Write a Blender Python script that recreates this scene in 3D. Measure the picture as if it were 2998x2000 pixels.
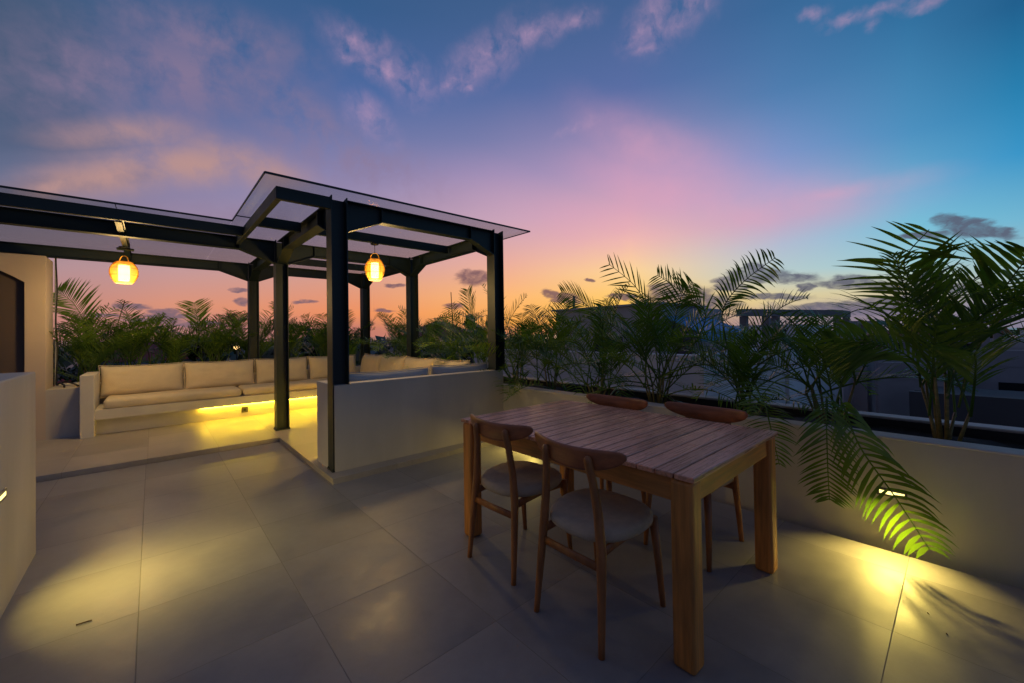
import bpy, bmesh, math, random
from mathutils import Vector, Matrix, noise as mnoise
R_ = math.radians
S = bpy.context.scene
C = S.collection
for o in list(bpy.data.objects): bpy.data.objects.remove(o)

# ---------------------------------------------------------------- camera
H = 1.30
cd = bpy.data.cameras.new('camera'); cam = bpy.data.objects.new('camera', cd); C.objects.link(cam)
right = Vector((0.74527, -0.66661, -0.01396)); down = Vector((-0.00307, 0.0175, -0.99984)); fwd = Vector((0.66675, 0.7452, 0.0110))
M = Matrix.Identity(4)
for i in range(3):
    M[i][0] = right[i]; M[i][1] = -down[i]; M[i][2] = -fwd[i]
M[0][3], M[1][3], M[2][3] = 0, 0, H
cam.matrix_world = M
cd.sensor_width = 36; cd.sensor_fit = 'HORIZONTAL'; cd.lens = 36*1177.4/2998; cd.shift_y = -34.3/2998
cd.clip_start = 0.05; cd.clip_end = 60000
S.camera = cam
S.view_settings.view_transform = 'Standard'; S.view_settings.look = 'None'
S.view_settings.exposure = 0.0; S.view_settings.gamma = 1

def lin(c):
    c = c/255.0
    return c/12.92 if c <= 0.04045 else ((c+0.055)/1.055)**2.4
def rgb(r, g, b): return (lin(r), lin(g), lin(b), 1)

# ---------------------------------------------------------------- sky (dusk afterglow, by direction)
AZ0 = 41.81
W = bpy.data.worlds.new('World'); S.world = W; W.use_nodes = True
wn, wl = W.node_tree.nodes, W.node_tree.links
wn.clear()
def nd(t, **k):
    n = wn.new(t)
    for a, b in k.items(): setattr(n, a, b)
    return n
def setin(n, i, v):
    if hasattr(v, 'is_linked'): wl.new(v, n.inputs[i])
    else: n.inputs[i].default_value = v
def mth(op, a, b=None, c=None):
    n = nd('ShaderNodeMath', operation=op); setin(n, 0, a)
    if b is not None: setin(n, 1, b)
    if c is not None: setin(n, 2, c)
    return n.outputs[0]
def mrange(v, a, b, c=0.0, d=1.0, interp='LINEAR'):
    n = nd('ShaderNodeMapRange', interpolation_type=interp); setin(n, 0, v)
    for i, x in enumerate((a, b, c, d)): n.inputs[i+1].default_value = x
    return n.outputs[0]
def wmix(f, a, b):
    n = nd('ShaderNodeMix', data_type='RGBA'); setin(n, 0, f)
    for i, x in ((6, a), (7, b)):
        if hasattr(x, 'is_linked'): wl.new(x, n.inputs[i])
        else: n.inputs[i].default_value = x
    return n.outputs[2]
tc = nd('ShaderNodeTexCoord'); sx = nd('ShaderNodeSeparateXYZ'); wl.new(tc.outputs['Generated'], sx.inputs[0])
ca, sa = math.cos(R_(AZ0)), math.sin(R_(AZ0))
fx = mth('ADD', mth('MULTIPLY', sx.outputs[0], sa), mth('MULTIPLY', sx.outputs[1], ca))
rx = mth('SUBTRACT', mth('MULTIPLY', sx.outputs[0], ca), mth('MULTIPLY', sx.outputs[1], sa))
AZ = mth('MULTIPLY', mth('ARCTAN2', rx, fx), 57.29578)
EL = mth('MULTIPLY', mth('ARCSINE', sx.outputs[2]), 57.29578)
ZEN = (80, 82, 108)
COLS = [
(-180.0, [(40, 62, 70, 98), (12, 60, 68, 94), (0.5, 62, 64, 84)]),
(-85.0, [(40, 68, 82, 112), (20, 80, 92, 120), (8, 108, 102, 122), (0.5, 120, 104, 112)]),
(-51.8, [(27.9, 64, 90, 120), (21.5, 78, 98, 128), (14.5, 105, 112, 142), (7.0, 172, 142, 150), (1.7, 195, 130, 118)]),
(-40.0, [(33.1, 60, 94, 138), (25.8, 88, 104, 150), (17.5, 128, 126, 165), (12.5, 158, 138, 165), (7.5, 196, 152, 152), (3.7, 220, 148, 120), (1.3, 190, 135, 130)]),
(-22.1, [(38.1, 55, 92, 138), (30.1, 75, 105, 160), (25.5, 108, 118, 166), (20.6, 140, 134, 176), (14, 174, 150, 174), (9.8, 202, 156, 162), (7.0, 222, 156, 132), (3.0, 238, 144, 96), (1.0, 190, 120, 110)]),
(-0.0, [(40.0, 64, 95, 140), (31.7, 84, 107, 160), (26, 122, 126, 172), (21.8, 156, 142, 182), (16.2, 198, 166, 184), (10.3, 236, 176, 158), (5.4, 255, 186, 116), (1.7, 254, 172, 78), (0.4, 225, 142, 95)]),
(16.6, [(38.5, 68, 98, 146), (30.4, 90, 110, 164), (25, 130, 132, 178), (20.7, 172, 150, 188), (16.4, 216, 168, 185), (12.5, 246, 192, 172), (8.5, 255, 212, 150), (3.8, 255, 202, 92), (0.5, 240, 160, 95)]),
(34.1, [(34.2, 58, 104, 152), (26.6, 80, 125, 175), (20.1, 115, 148, 200), (16.4, 150, 162, 205), (13.1, 180, 172, 200), (10.1, 170, 192, 212), (7.1, 180, 205, 205), (4.0, 222, 205, 155), (0.9, 190, 160, 150)]),
(45.1, [(30.0, 46, 108, 155), (19.2, 78, 145, 192), (13.1, 110, 175, 212), (10.2, 120, 192, 216), (6.7, 158, 202, 212), (4.1, 210, 200, 165), (1.5, 165, 150, 160)]),
(51.8, [(26.6, 34, 96, 142), (20.2, 42, 128, 176), (15.0, 60, 150, 200), (9.5, 115, 182, 210), (5, 160, 190, 195), (3.0, 165, 172, 178), (1.2, 140, 145, 165)]),
(90.0, [(40, 50, 92, 138), (18, 72, 122, 160), (6, 105, 138, 165), (0.5, 108, 118, 145)]),
(138.0, [(40, 60, 84, 125), (18, 70, 95, 135), (6, 84, 100, 132), (0.5, 84, 92, 120)]),
(180.0, [(40, 62, 70, 98), (12, 60, 68, 94), (0.5, 62, 64, 84)]),
]
elf = mth('DIVIDE', EL, 90.0)
cur = None; prev = None
for az, st in COLS:
    r = nd('ShaderNodeValToRGB'); wl.new(elf, r.inputs[0]); cr = r.color_ramp; cr.interpolation = 'LINEAR'
    st = sorted(st)
    pts = [(e/90.0, rgb(*c)) for e, *c in st] + [(0.8, rgb(*ZEN))]
    cr.elements[0].position = pts[0][0]; cr.elements[0].color = pts[0][1]
    cr.elements[1].position = pts[1][0]; cr.elements[1].color = pts[1][1]
    for p, c in pts[2:]:
        e = cr.elements.new(p); e.color = c
    if cur is None: cur = r.outputs[0]
    else: cur = wmix(mrange(AZ, prev, az, 0, 1, 'SMOOTHSTEP' if abs(az-prev) > 40 else 'LINEAR'), cur, r.outputs[0])
    prev = az
def noise_(vec, scale, detail, rough=0.6):
    n = nd('ShaderNodeTexNoise'); wl.new(vec, n.inputs['Vector']); n.inputs['Scale'].default_value = scale
    n.inputs['Detail'].default_value = detail; n.inputs['Roughness'].default_value = rough
    return n
cx = nd('ShaderNodeCombineXYZ'); wl.new(AZ, cx.inputs[0]); wl.new(EL, cx.inputs[1])
def warp(scale, amp, detail=5, stretch=(1, 1, 1)):
    mp = nd('ShaderNodeMapping'); wl.new(cx.outputs[0], mp.inputs[0]); mp.inputs['Scale'].default_value = stretch
    n = noise_(mp.outputs[0], scale, detail)
    s = nd('ShaderNodeVectorMath', operation='SUBTRACT'); wl.new(n.outputs['Color'], s.inputs[0]); s.inputs[1].default_value = (.5, .5, .5)
    m = nd('ShaderNodeVectorMath', operation='MULTIPLY'); wl.new(s.outputs[0], m.inputs[0]); m.inputs[1].default_value = amp
    a = nd('ShaderNodeVectorMath', operation='ADD'); wl.new(cx.outputs[0], a.inputs[0]); wl.new(m.outputs[0], a.inputs[1])
    return a.outputs[0]
def blobs(vec, L, grow=1.0, hard=(1.35, 0.35)):
    out = None
    for a, e, ra, re, rot in L:
        mp = nd('ShaderNodeMapping', vector_type='TEXTURE'); wl.new(vec, mp.inputs[0])
        mp.inputs['Location'].default_value = (a, e, 0); mp.inputs['Rotation'].default_value = (0, 0, R_(rot)); mp.inputs['Scale'].default_value = (ra*grow, re*grow, 1000)
        ln = nd('ShaderNodeVectorMath', operation='LENGTH'); wl.new(mp.outputs[0], ln.inputs[0])
        v = mrange(ln.outputs['Value'], hard[0], hard[1], 0, 1, 'SMOOTHSTEP')
        out = v if out is None else mth('MAXIMUM', out, v)
        # chained so the renderer evaluates the clouds one after another (keeps its stack small)
        cb = nd('ShaderNodeVectorMath', operation='MULTIPLY_ADD'); wl.new(out, cb.inputs[0]); cb.inputs[1].default_value = (1e-7, 1e-7, 0); wl.new(vec, cb.inputs[2])
        vec = cb.outputs[0]
    return out
PINKW = [(-21.8, 32.9, 1.46, 0.58, -15.9), (-17.1, 32.5, 4.46, 0.98, -9.0), (-14.2, 32.0, 2.75, 1.58, -19.1), (-20.7, 34.5, 3.22, 1.21, -7.1), (-6.7, 32.3, 4.87, 0.64, 19.2), (-2.9, 34.8, 5.15, 1.7, 24.1), (3.4, 36.8, 4.77, 0.94, 9.7), (9.6, 37.6, 2.61, 0.63, 4.4), (-6.1, 31.4, 0.91, 0.4, 6.3), (18.4, 35.3, 2.02, 0.67, 8.5), (20.1, 36.2, 2.47, 1.84, 31.8), (24.4, 36.4, 2.56, 1.49, 20.6), (19.5, 33.9, 1.8, 0.54, 3.2), (37.6, 32.4, 0.92, 0.41, -12.5), (40.3, 30.9, 1.3, 0.41, -4.4), (42.4, 29.3, 0.58, 0.45, 31.0), (43.4, 30.3, 1.5, 0.41, -3.8), (45.9, 29.6, 1.4, 0.32, -4.1), (9.7, 27.0, 2.35, 0.41, 12.3), (-19.1, 27.3, 2.47, 1.35, -31.8)]
PEACH = [(-44.0, 16.6, 8.41, 1.91, 25.3), (-48.5, 14.2, 3.4, 1.1, 24.3), (-38.5, 18.9, 8.73, 2.2, 14.0), (-41.7, 17.5, 5.23, 1.41, 26.1), (-33.0, 20.0, 6.8, 2.4, -6), (-43.6, 20.5, 5.57, 1.5, 17.8)]
MAUVE = [(-40, 27, 12, 4, 15), (-28, 26, 9, 3.2, -25), (-46, 25, 8, 3.5, 25), (-20, 22, 10, 3, -10), (-36, 31, 9, 2.5, 5), (-34, 13.5, 9, 2, 8)]
LILAC = [(22, 18, 17, 6.5, -18), (3, 17, 14, 5, -5), (30, 13.5, 12, 3, -3)]
ROSE = [(22.4, 17.9, 9.32, 3.04, -22.7), (32.2, 14.4, 8.0, 2.01, -1.4), (12.8, 14.5, 6.83, 2.9, -5.0), (38.4, 14.7, 5.6, 1.02, 1.0), (19.8, 22.9, 8.3, 2.42, -31.2)]
DARK = [(-5.2, 8.1, 1.9, 0.8, 0.0), (-6.1, 8.5, 0.8, 0.6, 0.0), (-4.1, 7.9, 0.9, 0.5, 0.0), (5.7, 5.7, 1.04, 0.45, -16.7), (7.8, 5.0, 1.84, 0.51, -12.5), (6.3, 4.8, 0.7, 0.32, 0.0), (48.6, 9.5, 1.66, 0.61, -25.0), (49.8, 8.9, 1.62, 0.41, -21.8), (45.8, 9.2, 1.5, 0.32, -3.8), (47.6, 10.3, 0.92, 0.5, -12.5), (31.6, 6.8, 2.61, 0.7, -4.4), (34.6, 6.2, 2.11, 0.5, -5.4), (31.2, 7.6, 0.91, 0.51, -6.3), (28.3, 6.3, 1.3, 0.5, -4.4), (28.5, 5.5, 1.5, 0.4, -3.8), (36.3, 5.0, 0.7, 0.3, 0.0), (40.1, 5.0, 2.51, 0.4, -4.6), (40.1, 5.5, 1.3, 0.4, -4.4), (43.4, 4.3, 1.4, 0.3, -4.1), (22.7, 5.0, 3.11, 1.0, -3.7), (21.1, 5.9, 1.6, 0.6, -3.6), (25.3, 4.0, 3.44, 0.81, -8.4), (19.5, 4.2, 2.1, 0.4, 0.0), (41.1, 2.6, 2.7, 0.4, -2.1), (43.5, 2.9, 2.2, 0.4, -2.6), (37.4, 2.6, 2.3, 0.4, -2.5), (41.8, 2.0, 3.91, 0.4, -2.9), (33.3, 4.1, 2.51, 0.3, -4.6), (45.8, 4.9, 1.4, 0.5, -4.1), (47.5, 3.9, 1.71, 0.4, -6.7), (-43.3, 3.4, 1.2, 0.25, 0.0), (-33.9, 4.4, 0.7, 0.3, 0.0), (-34.2, 5.7, 0.6, 0.2, 0.0), (-40.7, 3.0, 0.9, 0.3, 0.0), (-41.8, 2.0, 1.8, 0.2, 0.0), (-45.4, 2.4, 1.0, 0.2, 0.0), (-27.2, 4.5, 1.0, 0.2, 0.0), (-40.4, 2.5, 1.9, 0.2, 0.0), (-16.2, 6.9, 1.0, 0.2, 0.0), (11.1, 7.3, 0.51, 0.2, -11.3), (-8.0, 4.2, 1.1, 0.3, 0.0), (-17.7, 3.5, 1.1, 0.2, 0.0), (15.5, 5.0, 1.7, 0.3, -3.4), (-38.1, 1.7, 2.3, 0.2, 0.0)]
GREY = [(-50.4, 20.3, 4.15, 3.32, -15.4), (-47.5, 14.9, 4.5, 0.8, 22), (-52.8, 25.1, 5.16, 4.0, 24.1), (-49.5, 18.2, 4.4, 1.2, 14)]
v1 = warp(0.10, (3.5, 2.6, 0), 6); v2 = warp(0.16, (6, 5, 0), 8); v3 = warp(0.9, (2.6, 1.15, 0), 7, (0.55, 1.3, 1))
tex1 = noise_(warp(0.12, (4, 3, 0), 4), 0.22, 6).outputs['Fac']
cur = wmix(mth('MULTIPLY', blobs(v1, GREY, 1.25, (1.6, 0.1)), 0.55), cur, rgb(72, 88, 118))
pe = mth('MULTIPLY', blobs(v1, PEACH, 1.05, (1.5, 0.0)), mrange(tex1, 0.3, 0.6, 0.3, 0.95))
cur = wmix(pe, cur, rgb(186, 146, 142))
ma = mth('MULTIPLY', blobs(v1, MAUVE, 1.1, (1.7, -0.2)), mrange(tex1, 0.35, 0.62, 0.0, 0.75))
cur = wmix(ma, cur, rgb(142, 122, 150))
li = mth('MULTIPLY', blobs(v1, LILAC, 1.0, (1.8, -0.3)), 0.34)
cur = wmix(li, cur, rgb(214, 158, 190))
ro = mth('MULTIPLY', blobs(v1, ROSE, 1.25, (1.8, -0.5)), mrange(tex1, 0.3, 0.65, 0.28, 0.55))
cur = wmix(ro, cur, rgb(228, 164, 188))
tex2 = noise_(v2, 0.32, 6, 0.58).outputs['Fac']
pw = mth('MULTIPLY', blobs(warp(0.28, (3.8, 2.6, 0), 7), PINKW, 1.35, (1.7, -0.3)), mrange(tex2, 0.34, 0.74, 0.0, 0.8))
cur = wmix(pw, cur, rgb(196, 156, 186))
dk = mth('MULTIPLY', blobs(v3, DARK, 1.5, (1.15, 0.6)), mrange(noise_(v3, 0.9, 7, 0.6).outputs['Fac'], 0.25, 0.55, 0.45, 0.9))
warm = mrange(AZ, -30, -8, 0, 1); warm2 = mrange(AZ, 8, 30, 0, 1)
dcol = wmix(warm2, wmix(warm, rgb(118, 98, 112), rgb(120, 88, 95)), rgb(88, 88, 108))
cur = wmix(dk, cur, dcol)
# thin grey bank low on the right, with puffy top
bank = mrange(mth('ADD', EL, mth('MULTIPLY', mth('SUBTRACT', noise_(v3, 0.35, 6).outputs['Fac'], 0.5), 6.0)), 3.2, 1.6, 0, 0.75)
bank = mth('MULTIPLY', bank, mrange(AZ, 20, 36, 0, 1))
cur = wmix(bank, cur, rgb(128, 118, 138))
bg = nd('ShaderNodeBackground'); wl.new(cur, bg.inputs[0]); bg.inputs[1].default_value = 1.0
wo = nd('ShaderNodeOutputWorld'); wl.new(bg.outputs[0], wo.inputs[0])
W.cycles.sampling_method = 'NONE'

# last glow of the sun just under the horizon, behind the neighbours' roofs
sl = bpy.data.lights.new('sun', 'SUN'); sl.energy = 0.12; sl.angle = R_(20); sl.color = (1, .62, .38)
so = bpy.data.objects.new('sun', sl); C.objects.link(so)
sd = Vector((math.sin(R_(AZ0+10)), math.cos(R_(AZ0+10)), math.tan(R_(5))))
so.rotation_euler = sd.to_track_quat('Z', 'Y').to_euler()

# ---------------------------------------------------------------- helpers
MATS = {}
def mat(name, col, rough=0.6, metal=0.0, bump=0.0, bscale=30.0, var=0.0, vscale=4.0, spec=0.5, emit=None, estr=0.0, coat=0.0, stretch=None, detail=6, trans=0.0):
    if name in MATS: return MATS[name]
    m = bpy.data.materials.new(name); m.use_nodes = True; nt = m.node_tree; b = nt.nodes['Principled BSDF']
    col = tuple(col)+((1,) if len(col) == 3 else ())
    b.inputs['Base Color'].default_value = col; b.inputs['Roughness'].default_value = rough; b.inputs['Metallic'].default_value = metal
    b.inputs['Specular IOR Level'].default_value = spec; b.inputs['Coat Weight'].default_value = coat
    if emit: b.inputs['Emission Color'].default_value = (*emit, 1); b.inputs['Emission Strength'].default_value = estr
    t = nt.nodes.new('ShaderNodeTexCoord'); mp = nt.nodes.new('ShaderNodeMapping'); nt.links.new(t.outputs['Object'], mp.inputs[0])
    if stretch: mp.inputs['Scale'].default_value = stretch
    if var > 0:
        n = nt.nodes.new('ShaderNodeTexNoise'); n.inputs['Scale'].default_value = vscale; n.inputs['Detail'].default_value = detail; nt.links.new(mp.outputs[0], n.inputs[0])
        r = nt.nodes.new('ShaderNodeMapRange'); r.inputs[1].default_value = .3; r.inputs[2].default_value = .7; r.inputs[3].default_value = 1-var; r.inputs[4].default_value = 1+var*.6
        nt.links.new(n.outputs['Fac'], r.inputs[0])
        x = nt.nodes.new('ShaderNodeMix'); x.data_type = 'RGBA'; x.blend_type = 'MULTIPLY'; x.inputs[0].default_value = 1; x.inputs[6].default_value = col
        nt.links.new(r.outputs[0], x.inputs[7]); nt.links.new(x.outputs[2], b.inputs['Base Color'])
        r2 = nt.nodes.new('ShaderNodeMapRange'); r2.inputs[3].default_value = max(0.02, rough-.08); r2.inputs[4].default_value = min(1, rough+.1)
        nt.links.new(n.outputs['Fac'], r2.inputs[0]); nt.links.new(r2.outputs[0], b.inputs['Roughness'])
    if bump > 0:
        n = nt.nodes.new('ShaderNodeTexNoise'); n.inputs['Scale'].default_value = bscale; n.inputs['Detail'].default_value = 5; nt.links.new(mp.outputs[0], n.inputs[0])
        u = nt.nodes.new('ShaderNodeBump'); u.inputs['Strength'].default_value = bump; u.inputs['Distance'].default_value = .01
        nt.links.new(n.outputs['Fac'], u.inputs['Height']); nt.links.new(u.outputs[0], b.inputs['Normal'])
    MATS[name] = m; return m

def obj(name, verts, faces, m, parent=None, smooth=False, loc=None):
    me = bpy.data.meshes.new(name); me.from_pydata(verts, [], faces); me.update()
    bm = bmesh.new(); bm.from_mesh(me); bmesh.ops.recalc_face_normals(bm, faces=bm.faces); bm.to_mesh(me); bm.free()
    me.materials.append(m)
    if smooth:
        me.polygons.foreach_set('use_smooth', [True]*len(me.polygons))
    o = bpy.data.objects.new(name, me); C.objects.link(o)
    if parent is not None:
        o.parent = parent
        o.matrix_parent_inverse = parent.matrix_world.inverted() if False else Matrix.Translation(-Vector(parent.location)) if parent.type == 'EMPTY' else Matrix.Identity(4)
    return o
def tag(o, label, cat, group=None, kind=None):
    if kind: o['kind'] = kind
    if label: o['label'] = label
    if cat: o['category'] = cat
    if group: o['group'] = group
    return o
def thing(name, loc, label, cat, group=None):
    o = bpy.data.objects.new(name, None); C.objects.link(o); o.location = loc; o.empty_display_size = .1
    return tag(o, label, cat, group)
class MB:
    def __init__(s): s.v = []; s.f = []
    def add(s, v, f):
        n = len(s.v); s.v += [tuple(p) for p in v]; s.f += [tuple(i+n for i in q) for q in f]; return s
    def box(s, x0, x1, y0, y1, z0, z1, bev=0.0, rot=None, seg=2):
        bm = bmesh.new(); bmesh.ops.create_cube(bm, size=1)
        for v in bm.verts:
            v.co = Vector((v.co.x*(x1-x0), v.co.y*(y1-y0), v.co.z*(z1-z0)))
        if bev > 0: bmesh.ops.bevel(bm, geom=bm.edges[:], offset=bev, segments=seg, profile=.5, affect='EDGES')
        c = Vector(((x0+x1)/2, (y0+y1)/2, (z0+z1)/2))
        vs = []
        for v in bm.verts:
            p = v.co.copy()
            if rot is not None: p = rot @ p
            vs.append(p+c)
        bm.verts.index_update()
        s.add(vs, [[v.index for v in f.verts] for f in bm.faces]); bm.free(); return s
    def tube(s, pts, rad, seg=10, cap=True, sq=None):
        pts = [Vector(p) for p in pts]; n = len(pts)
        if not hasattr(rad, '__len__'): rad = [rad]*n
        vs = []; fs = []
        t0 = (pts[1]-pts[0]).normalized(); up = Vector((0, 0, 1)) if abs(t0.z) < .9 else Vector((1, 0, 0))
        a = t0.cross(up).normalized()
        for i, p in enumerate(pts):
            t = (pts[min(i+1, n-1)]-pts[max(i-1, 0)]).normalized()
            a = (a-t*a.dot(t)).normalized(); b = t.cross(a)
            r = rad[i]; ra, rb = (r if hasattr(r, '__len__') else (r, r))
            for k in range(seg):
                th = 2*math.pi*k/seg; c_, s_ = math.cos(th), math.sin(th)
                if sq: c_ = math.copysign(abs(c_)**sq, c_); s_ = math.copysign(abs(s_)**sq, s_)
                vs.append(p+a*ra*c_+b*rb*s_)
            if i:
                for k in range(seg):
                    k2 = (k+1) % seg; fs.append(((i-1)*seg+k, (i-1)*seg+k2, i*seg+k2, i*seg+k))
        if cap:
            fs.append(tuple(range(seg))[::-1]); fs.append(tuple((n-1)*seg+k for k in range(seg)))
        return s.add(vs, fs)
    def prism(s, poly, axis, a, b):
        n = len(poly)
        def P(u, v, w):
            return {'x': (w, u, v), 'y': (u, w, v), 'z': (u, v, w)}[axis]
        vs = [P(u, v, a) for u, v in poly]+[P(u, v, b) for u, v in poly]
        fs = [tuple(range(n)), tuple(range(2*n-1, n-1, -1))]+[(i, (i+1) % n, n+(i+1) % n, n+i) for i in range(n)]
        return s.add(vs, fs)
    def lathe(s, prof, c=(0, 0), seg=24, cap=True):
        vs = []; fs = []
        for i, (r, z) in enumerate(prof):
            for k in range(seg):
                th = 2*math.pi*k/seg; vs.append((c[0]+r*math.cos(th), c[1]+r*math.sin(th), z))
            if i:
                for k in range(seg):
                    k2 = (k+1) % seg; fs.append(((i-1)*seg+k, (i-1)*seg+k2, i*seg+k2, i*seg+k))
        if cap: fs.append(tuple(range(seg))); fs.append(tuple((len(prof)-1)*seg+k for k in range(seg)))
        return s.add(vs, fs)
    def obj(s, name, m, parent=None, smooth=False): return obj(name, s.v, s.f, m, parent, smooth)

# ---------------------------------------------------------------- materials
def tile_mat(name, col, x0, y0, p):
    m = bpy.data.materials.new(name); m.use_nodes = True; nt = m.node_tree; N, L = nt.nodes, nt.links; b = N['Principled BSDF']
    t = N.new('ShaderNodeTexCoord'); s = N.new('ShaderNodeSeparateXYZ'); L.new(t.outputs['Object'], s.inputs[0])
    def mm(op, a, b_=None):
        n = N.new('ShaderNodeMath'); n.operation = op
        for i, v in enumerate((a, b_)):
            if v is None: continue
            if hasattr(v, 'is_linked'): L.new(v, n.inputs[i])
            else: n.inputs[i].default_value = v
        return n.outputs[0]
    u = mm('DIVIDE', mm('SUBTRACT', s.outputs[0], x0), p); v = mm('DIVIDE', mm('SUBTRACT', s.outputs[1], y0), p)
    du = mm('ABSOLUTE', mm('SUBTRACT', mm('FRACT', mm('ADD', u, .5)), .5)); dv = mm('ABSOLUTE', mm('SUBTRACT', mm('FRACT', mm('ADD', v, .5)), .5))
    d = mm('MINIMUM', du, dv)
    def mr(a, *r):
        n = N.new('ShaderNodeMapRange'); L.new(a, n.inputs[0])
        for i, q in enumerate(r): n.inputs[i+1].default_value = q
        return n.outputs[0]
    joint = mr(d, .0012, .0034, 0, 1)
    cell = N.new('ShaderNodeCombineXYZ'); L.new(mm('FLOOR', u), cell.inputs[0]); L.new(mm('FLOOR', v), cell.inputs[1])
    wn_ = N.new('ShaderNodeTexWhiteNoise'); L.new(cell.outputs[0], wn_.inputs['Vector'])
    n1 = N.new('ShaderNodeTexNoise'); n1.inputs['Scale'].default_value = 1.7; n1.inputs['Detail'].default_value = 9; n1.inputs['Roughness'].default_value = .68
    ofs = N.new('ShaderNodeVectorMath'); ofs.operation = 'MULTIPLY_ADD'; L.new(wn_.outputs['Color'], ofs.inputs[0]); ofs.inputs[1].default_value = (7, 7, 7); L.new(t.outputs['Object'], ofs.inputs[2])
    L.new(ofs.outputs[0], n1.inputs['Vector'])
    n2 = N.new('ShaderNodeTexNoise'); n2.inputs['Scale'].default_value = 14; n2.inputs['Detail'].default_value = 8; n2.inputs['Roughness'].default_value = .7; L.new(ofs.outputs[0], n2.inputs['Vector'])
    f = mm('MULTIPLY', mr(wn_.outputs['Value'], 0, 1, .88, 1.09), mr(n1.outputs['Fac'], .3, .7, .80, 1.14))
    f = mm('MULTIPLY', f, mr(n2.outputs['Fac'], .3, .7, .95, 1.04))
    x = N.new('ShaderNodeMix'); x.data_type = 'RGBA'; x.blend_type = 'MULTIPLY'; x.inputs[0].default_value = 1; x.inputs[6].default_value = (*col, 1); L.new(f, x.inputs[7])
    j = N.new('ShaderNodeMix'); j.data_type = 'RGBA'; L.new(joint, j.inputs[0]); j.inputs[6].default_value = (col[0]*.66, col[1]*.64, col[2]*.62, 1); L.new(x.outputs[2], j.inputs[7])
    L.new(j.outputs[2], b.inputs['Base Color'])
    L.new(mm('ADD', mr(n1.outputs['Fac'], .3, .7, .29, .54), mr(joint, 0, 1, .35, 0)), b.inputs['Roughness'])
    b.inputs['Specular IOR Level'].default_value = .5
    bu = N.new('ShaderNodeBump'); bu.inputs['Strength'].default_value = .35; bu.inputs['Distance'].default_value = .004
    L.new(mm('ADD', mm('MULTIPLY', n2.outputs['Fac'], .5), mm('MULTIPLY', joint, .8)), bu.inputs['Height']); L.new(bu.outputs[0], b.inputs['Normal'])
    return m
M_floor = tile_mat('terrace_tile', (.262, .250, .262), -.052, .22, .604)
M_plat = tile_mat('platform_tile', (.38, .34, .31), .565, 5.12, .604)
M_wall = mat('painted_render', (.52, .475, .425), .7, bump=.4, bscale=8, var=.13, vscale=1.8, stretch=(1.6, 1.6, .45))
M_wallc = mat('rim_render', (.60, .56, .52), .7, bump=.12, bscale=50, var=.10, vscale=3)
M_bldg = mat('building_render', (.52, .42, .34), .8, bump=.10, bscale=60, var=.07, vscale=1.1)
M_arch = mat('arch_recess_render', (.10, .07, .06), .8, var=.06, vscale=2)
M_steel = mat('painted_steel', (.011, .022, .025), .5, var=.18, vscale=3, spec=.5, bump=.03, bscale=80)
M_steel2 = mat('dark_trim', (.012, .014, .016), .4)
M_soil = mat('soil', (.022, .018, .014), .95, bump=1.0, bscale=40, var=.5, vscale=20)
M_channel = mat('shaded_channel_concrete', (.06, .05, .045), .9, var=.2, vscale=12, bump=.3)  # base colour darkened to carry the shade inside the channel
M_wood = mat('teak', (.54, .215, .055), .42, var=.34, vscale=9, stretch=(.35, 6, 6), bump=.06, bscale=40, spec=.5)
M_woodv = mat('teak_upright', (.54, .215, .050), .45, var=.36, vscale=9, stretch=(6, 6, .45), bump=.06, bscale=40, spec=.5)
M_woody = mat('teak_long', (.54, .215, .050), .45, var=.34, vscale=9, stretch=(6, .4, 6), bump=.06, bscale=40)
M_top = mat('teak_top_sky_sheen', (.72, .34, .21), .27, var=.32, vscale=8, stretch=(.5, 9, 9), bump=.08, bscale=50, spec=.6)  # lighter, pinker teak: sky reflection on the top worked into the base colour
def per_board(m, y0, p):
    nt = m.node_tree; N, L = nt.nodes, nt.links; b = N['Principled BSDF']
    src = b.inputs['Base Color'].links[0].from_socket
    t = N.new('ShaderNodeTexCoord'); sp = N.new('ShaderNodeSeparateXYZ'); L.new(t.outputs['Object'], sp.inputs[0])
    a = N.new('ShaderNodeMath'); a.operation = 'SUBTRACT'; L.new(sp.outputs[1], a.inputs[0]); a.inputs[1].default_value = y0
    d = N.new('ShaderNodeMath'); d.operation = 'DIVIDE'; L.new(a.outputs[0], d.inputs[0]); d.inputs[1].default_value = p
    f = N.new('ShaderNodeMath'); f.operation = 'FLOOR'; L.new(d.outputs[0], f.inputs[0])
    w = N.new('ShaderNodeTexWhiteNoise'); w.noise_dimensions = '1D'; L.new(f.outputs[0], w.inputs['W'])
    r = N.new('ShaderNodeMapRange'); r.inputs[3].default_value = .72; r.inputs[4].default_value = 1.18; L.new(w.outputs['Value'], r.inputs[0])
    x = N.new('ShaderNodeMix'); x.data_type = 'RGBA'; x.blend_type = 'MULTIPLY'; x.inputs[0].default_value = 1; L.new(src, x.inputs[6]); L.new(r.outputs[0], x.inputs[7]); L.new(x.outputs[2], b.inputs['Base Color'])
per_board(M_top, .675, .08)
M_chair = mat('walnut_finish', (.36, .135, .042), .38, var=.3, vscale=12, stretch=(3, 3, .6), spec=.5)
M_back = mat('walnut_back', (.36, .115, .042), .34, var=.35, vscale=10, stretch=(6, .6, 4), spec=.6)
M_seat = mat('grey_upholstery', (.54, .43, .31), .95, bump=.5, bscale=320, var=.1, vscale=30)
M_cush = mat('cream_fabric', (.68, .57, .41), .95, bump=.35, bscale=260, var=.07, vscale=6)
M_cushb = mat('pale_fabric', (.46, .46, .47), .95, bump=.35, bscale=260, var=.07, vscale=6)
M_rattan = mat('rattan', (.85, .53, .08), .6, var=.2, vscale=40)
M_rattan_d = mat('rattan_hoop', (.20, .09, .03), .6)
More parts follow.
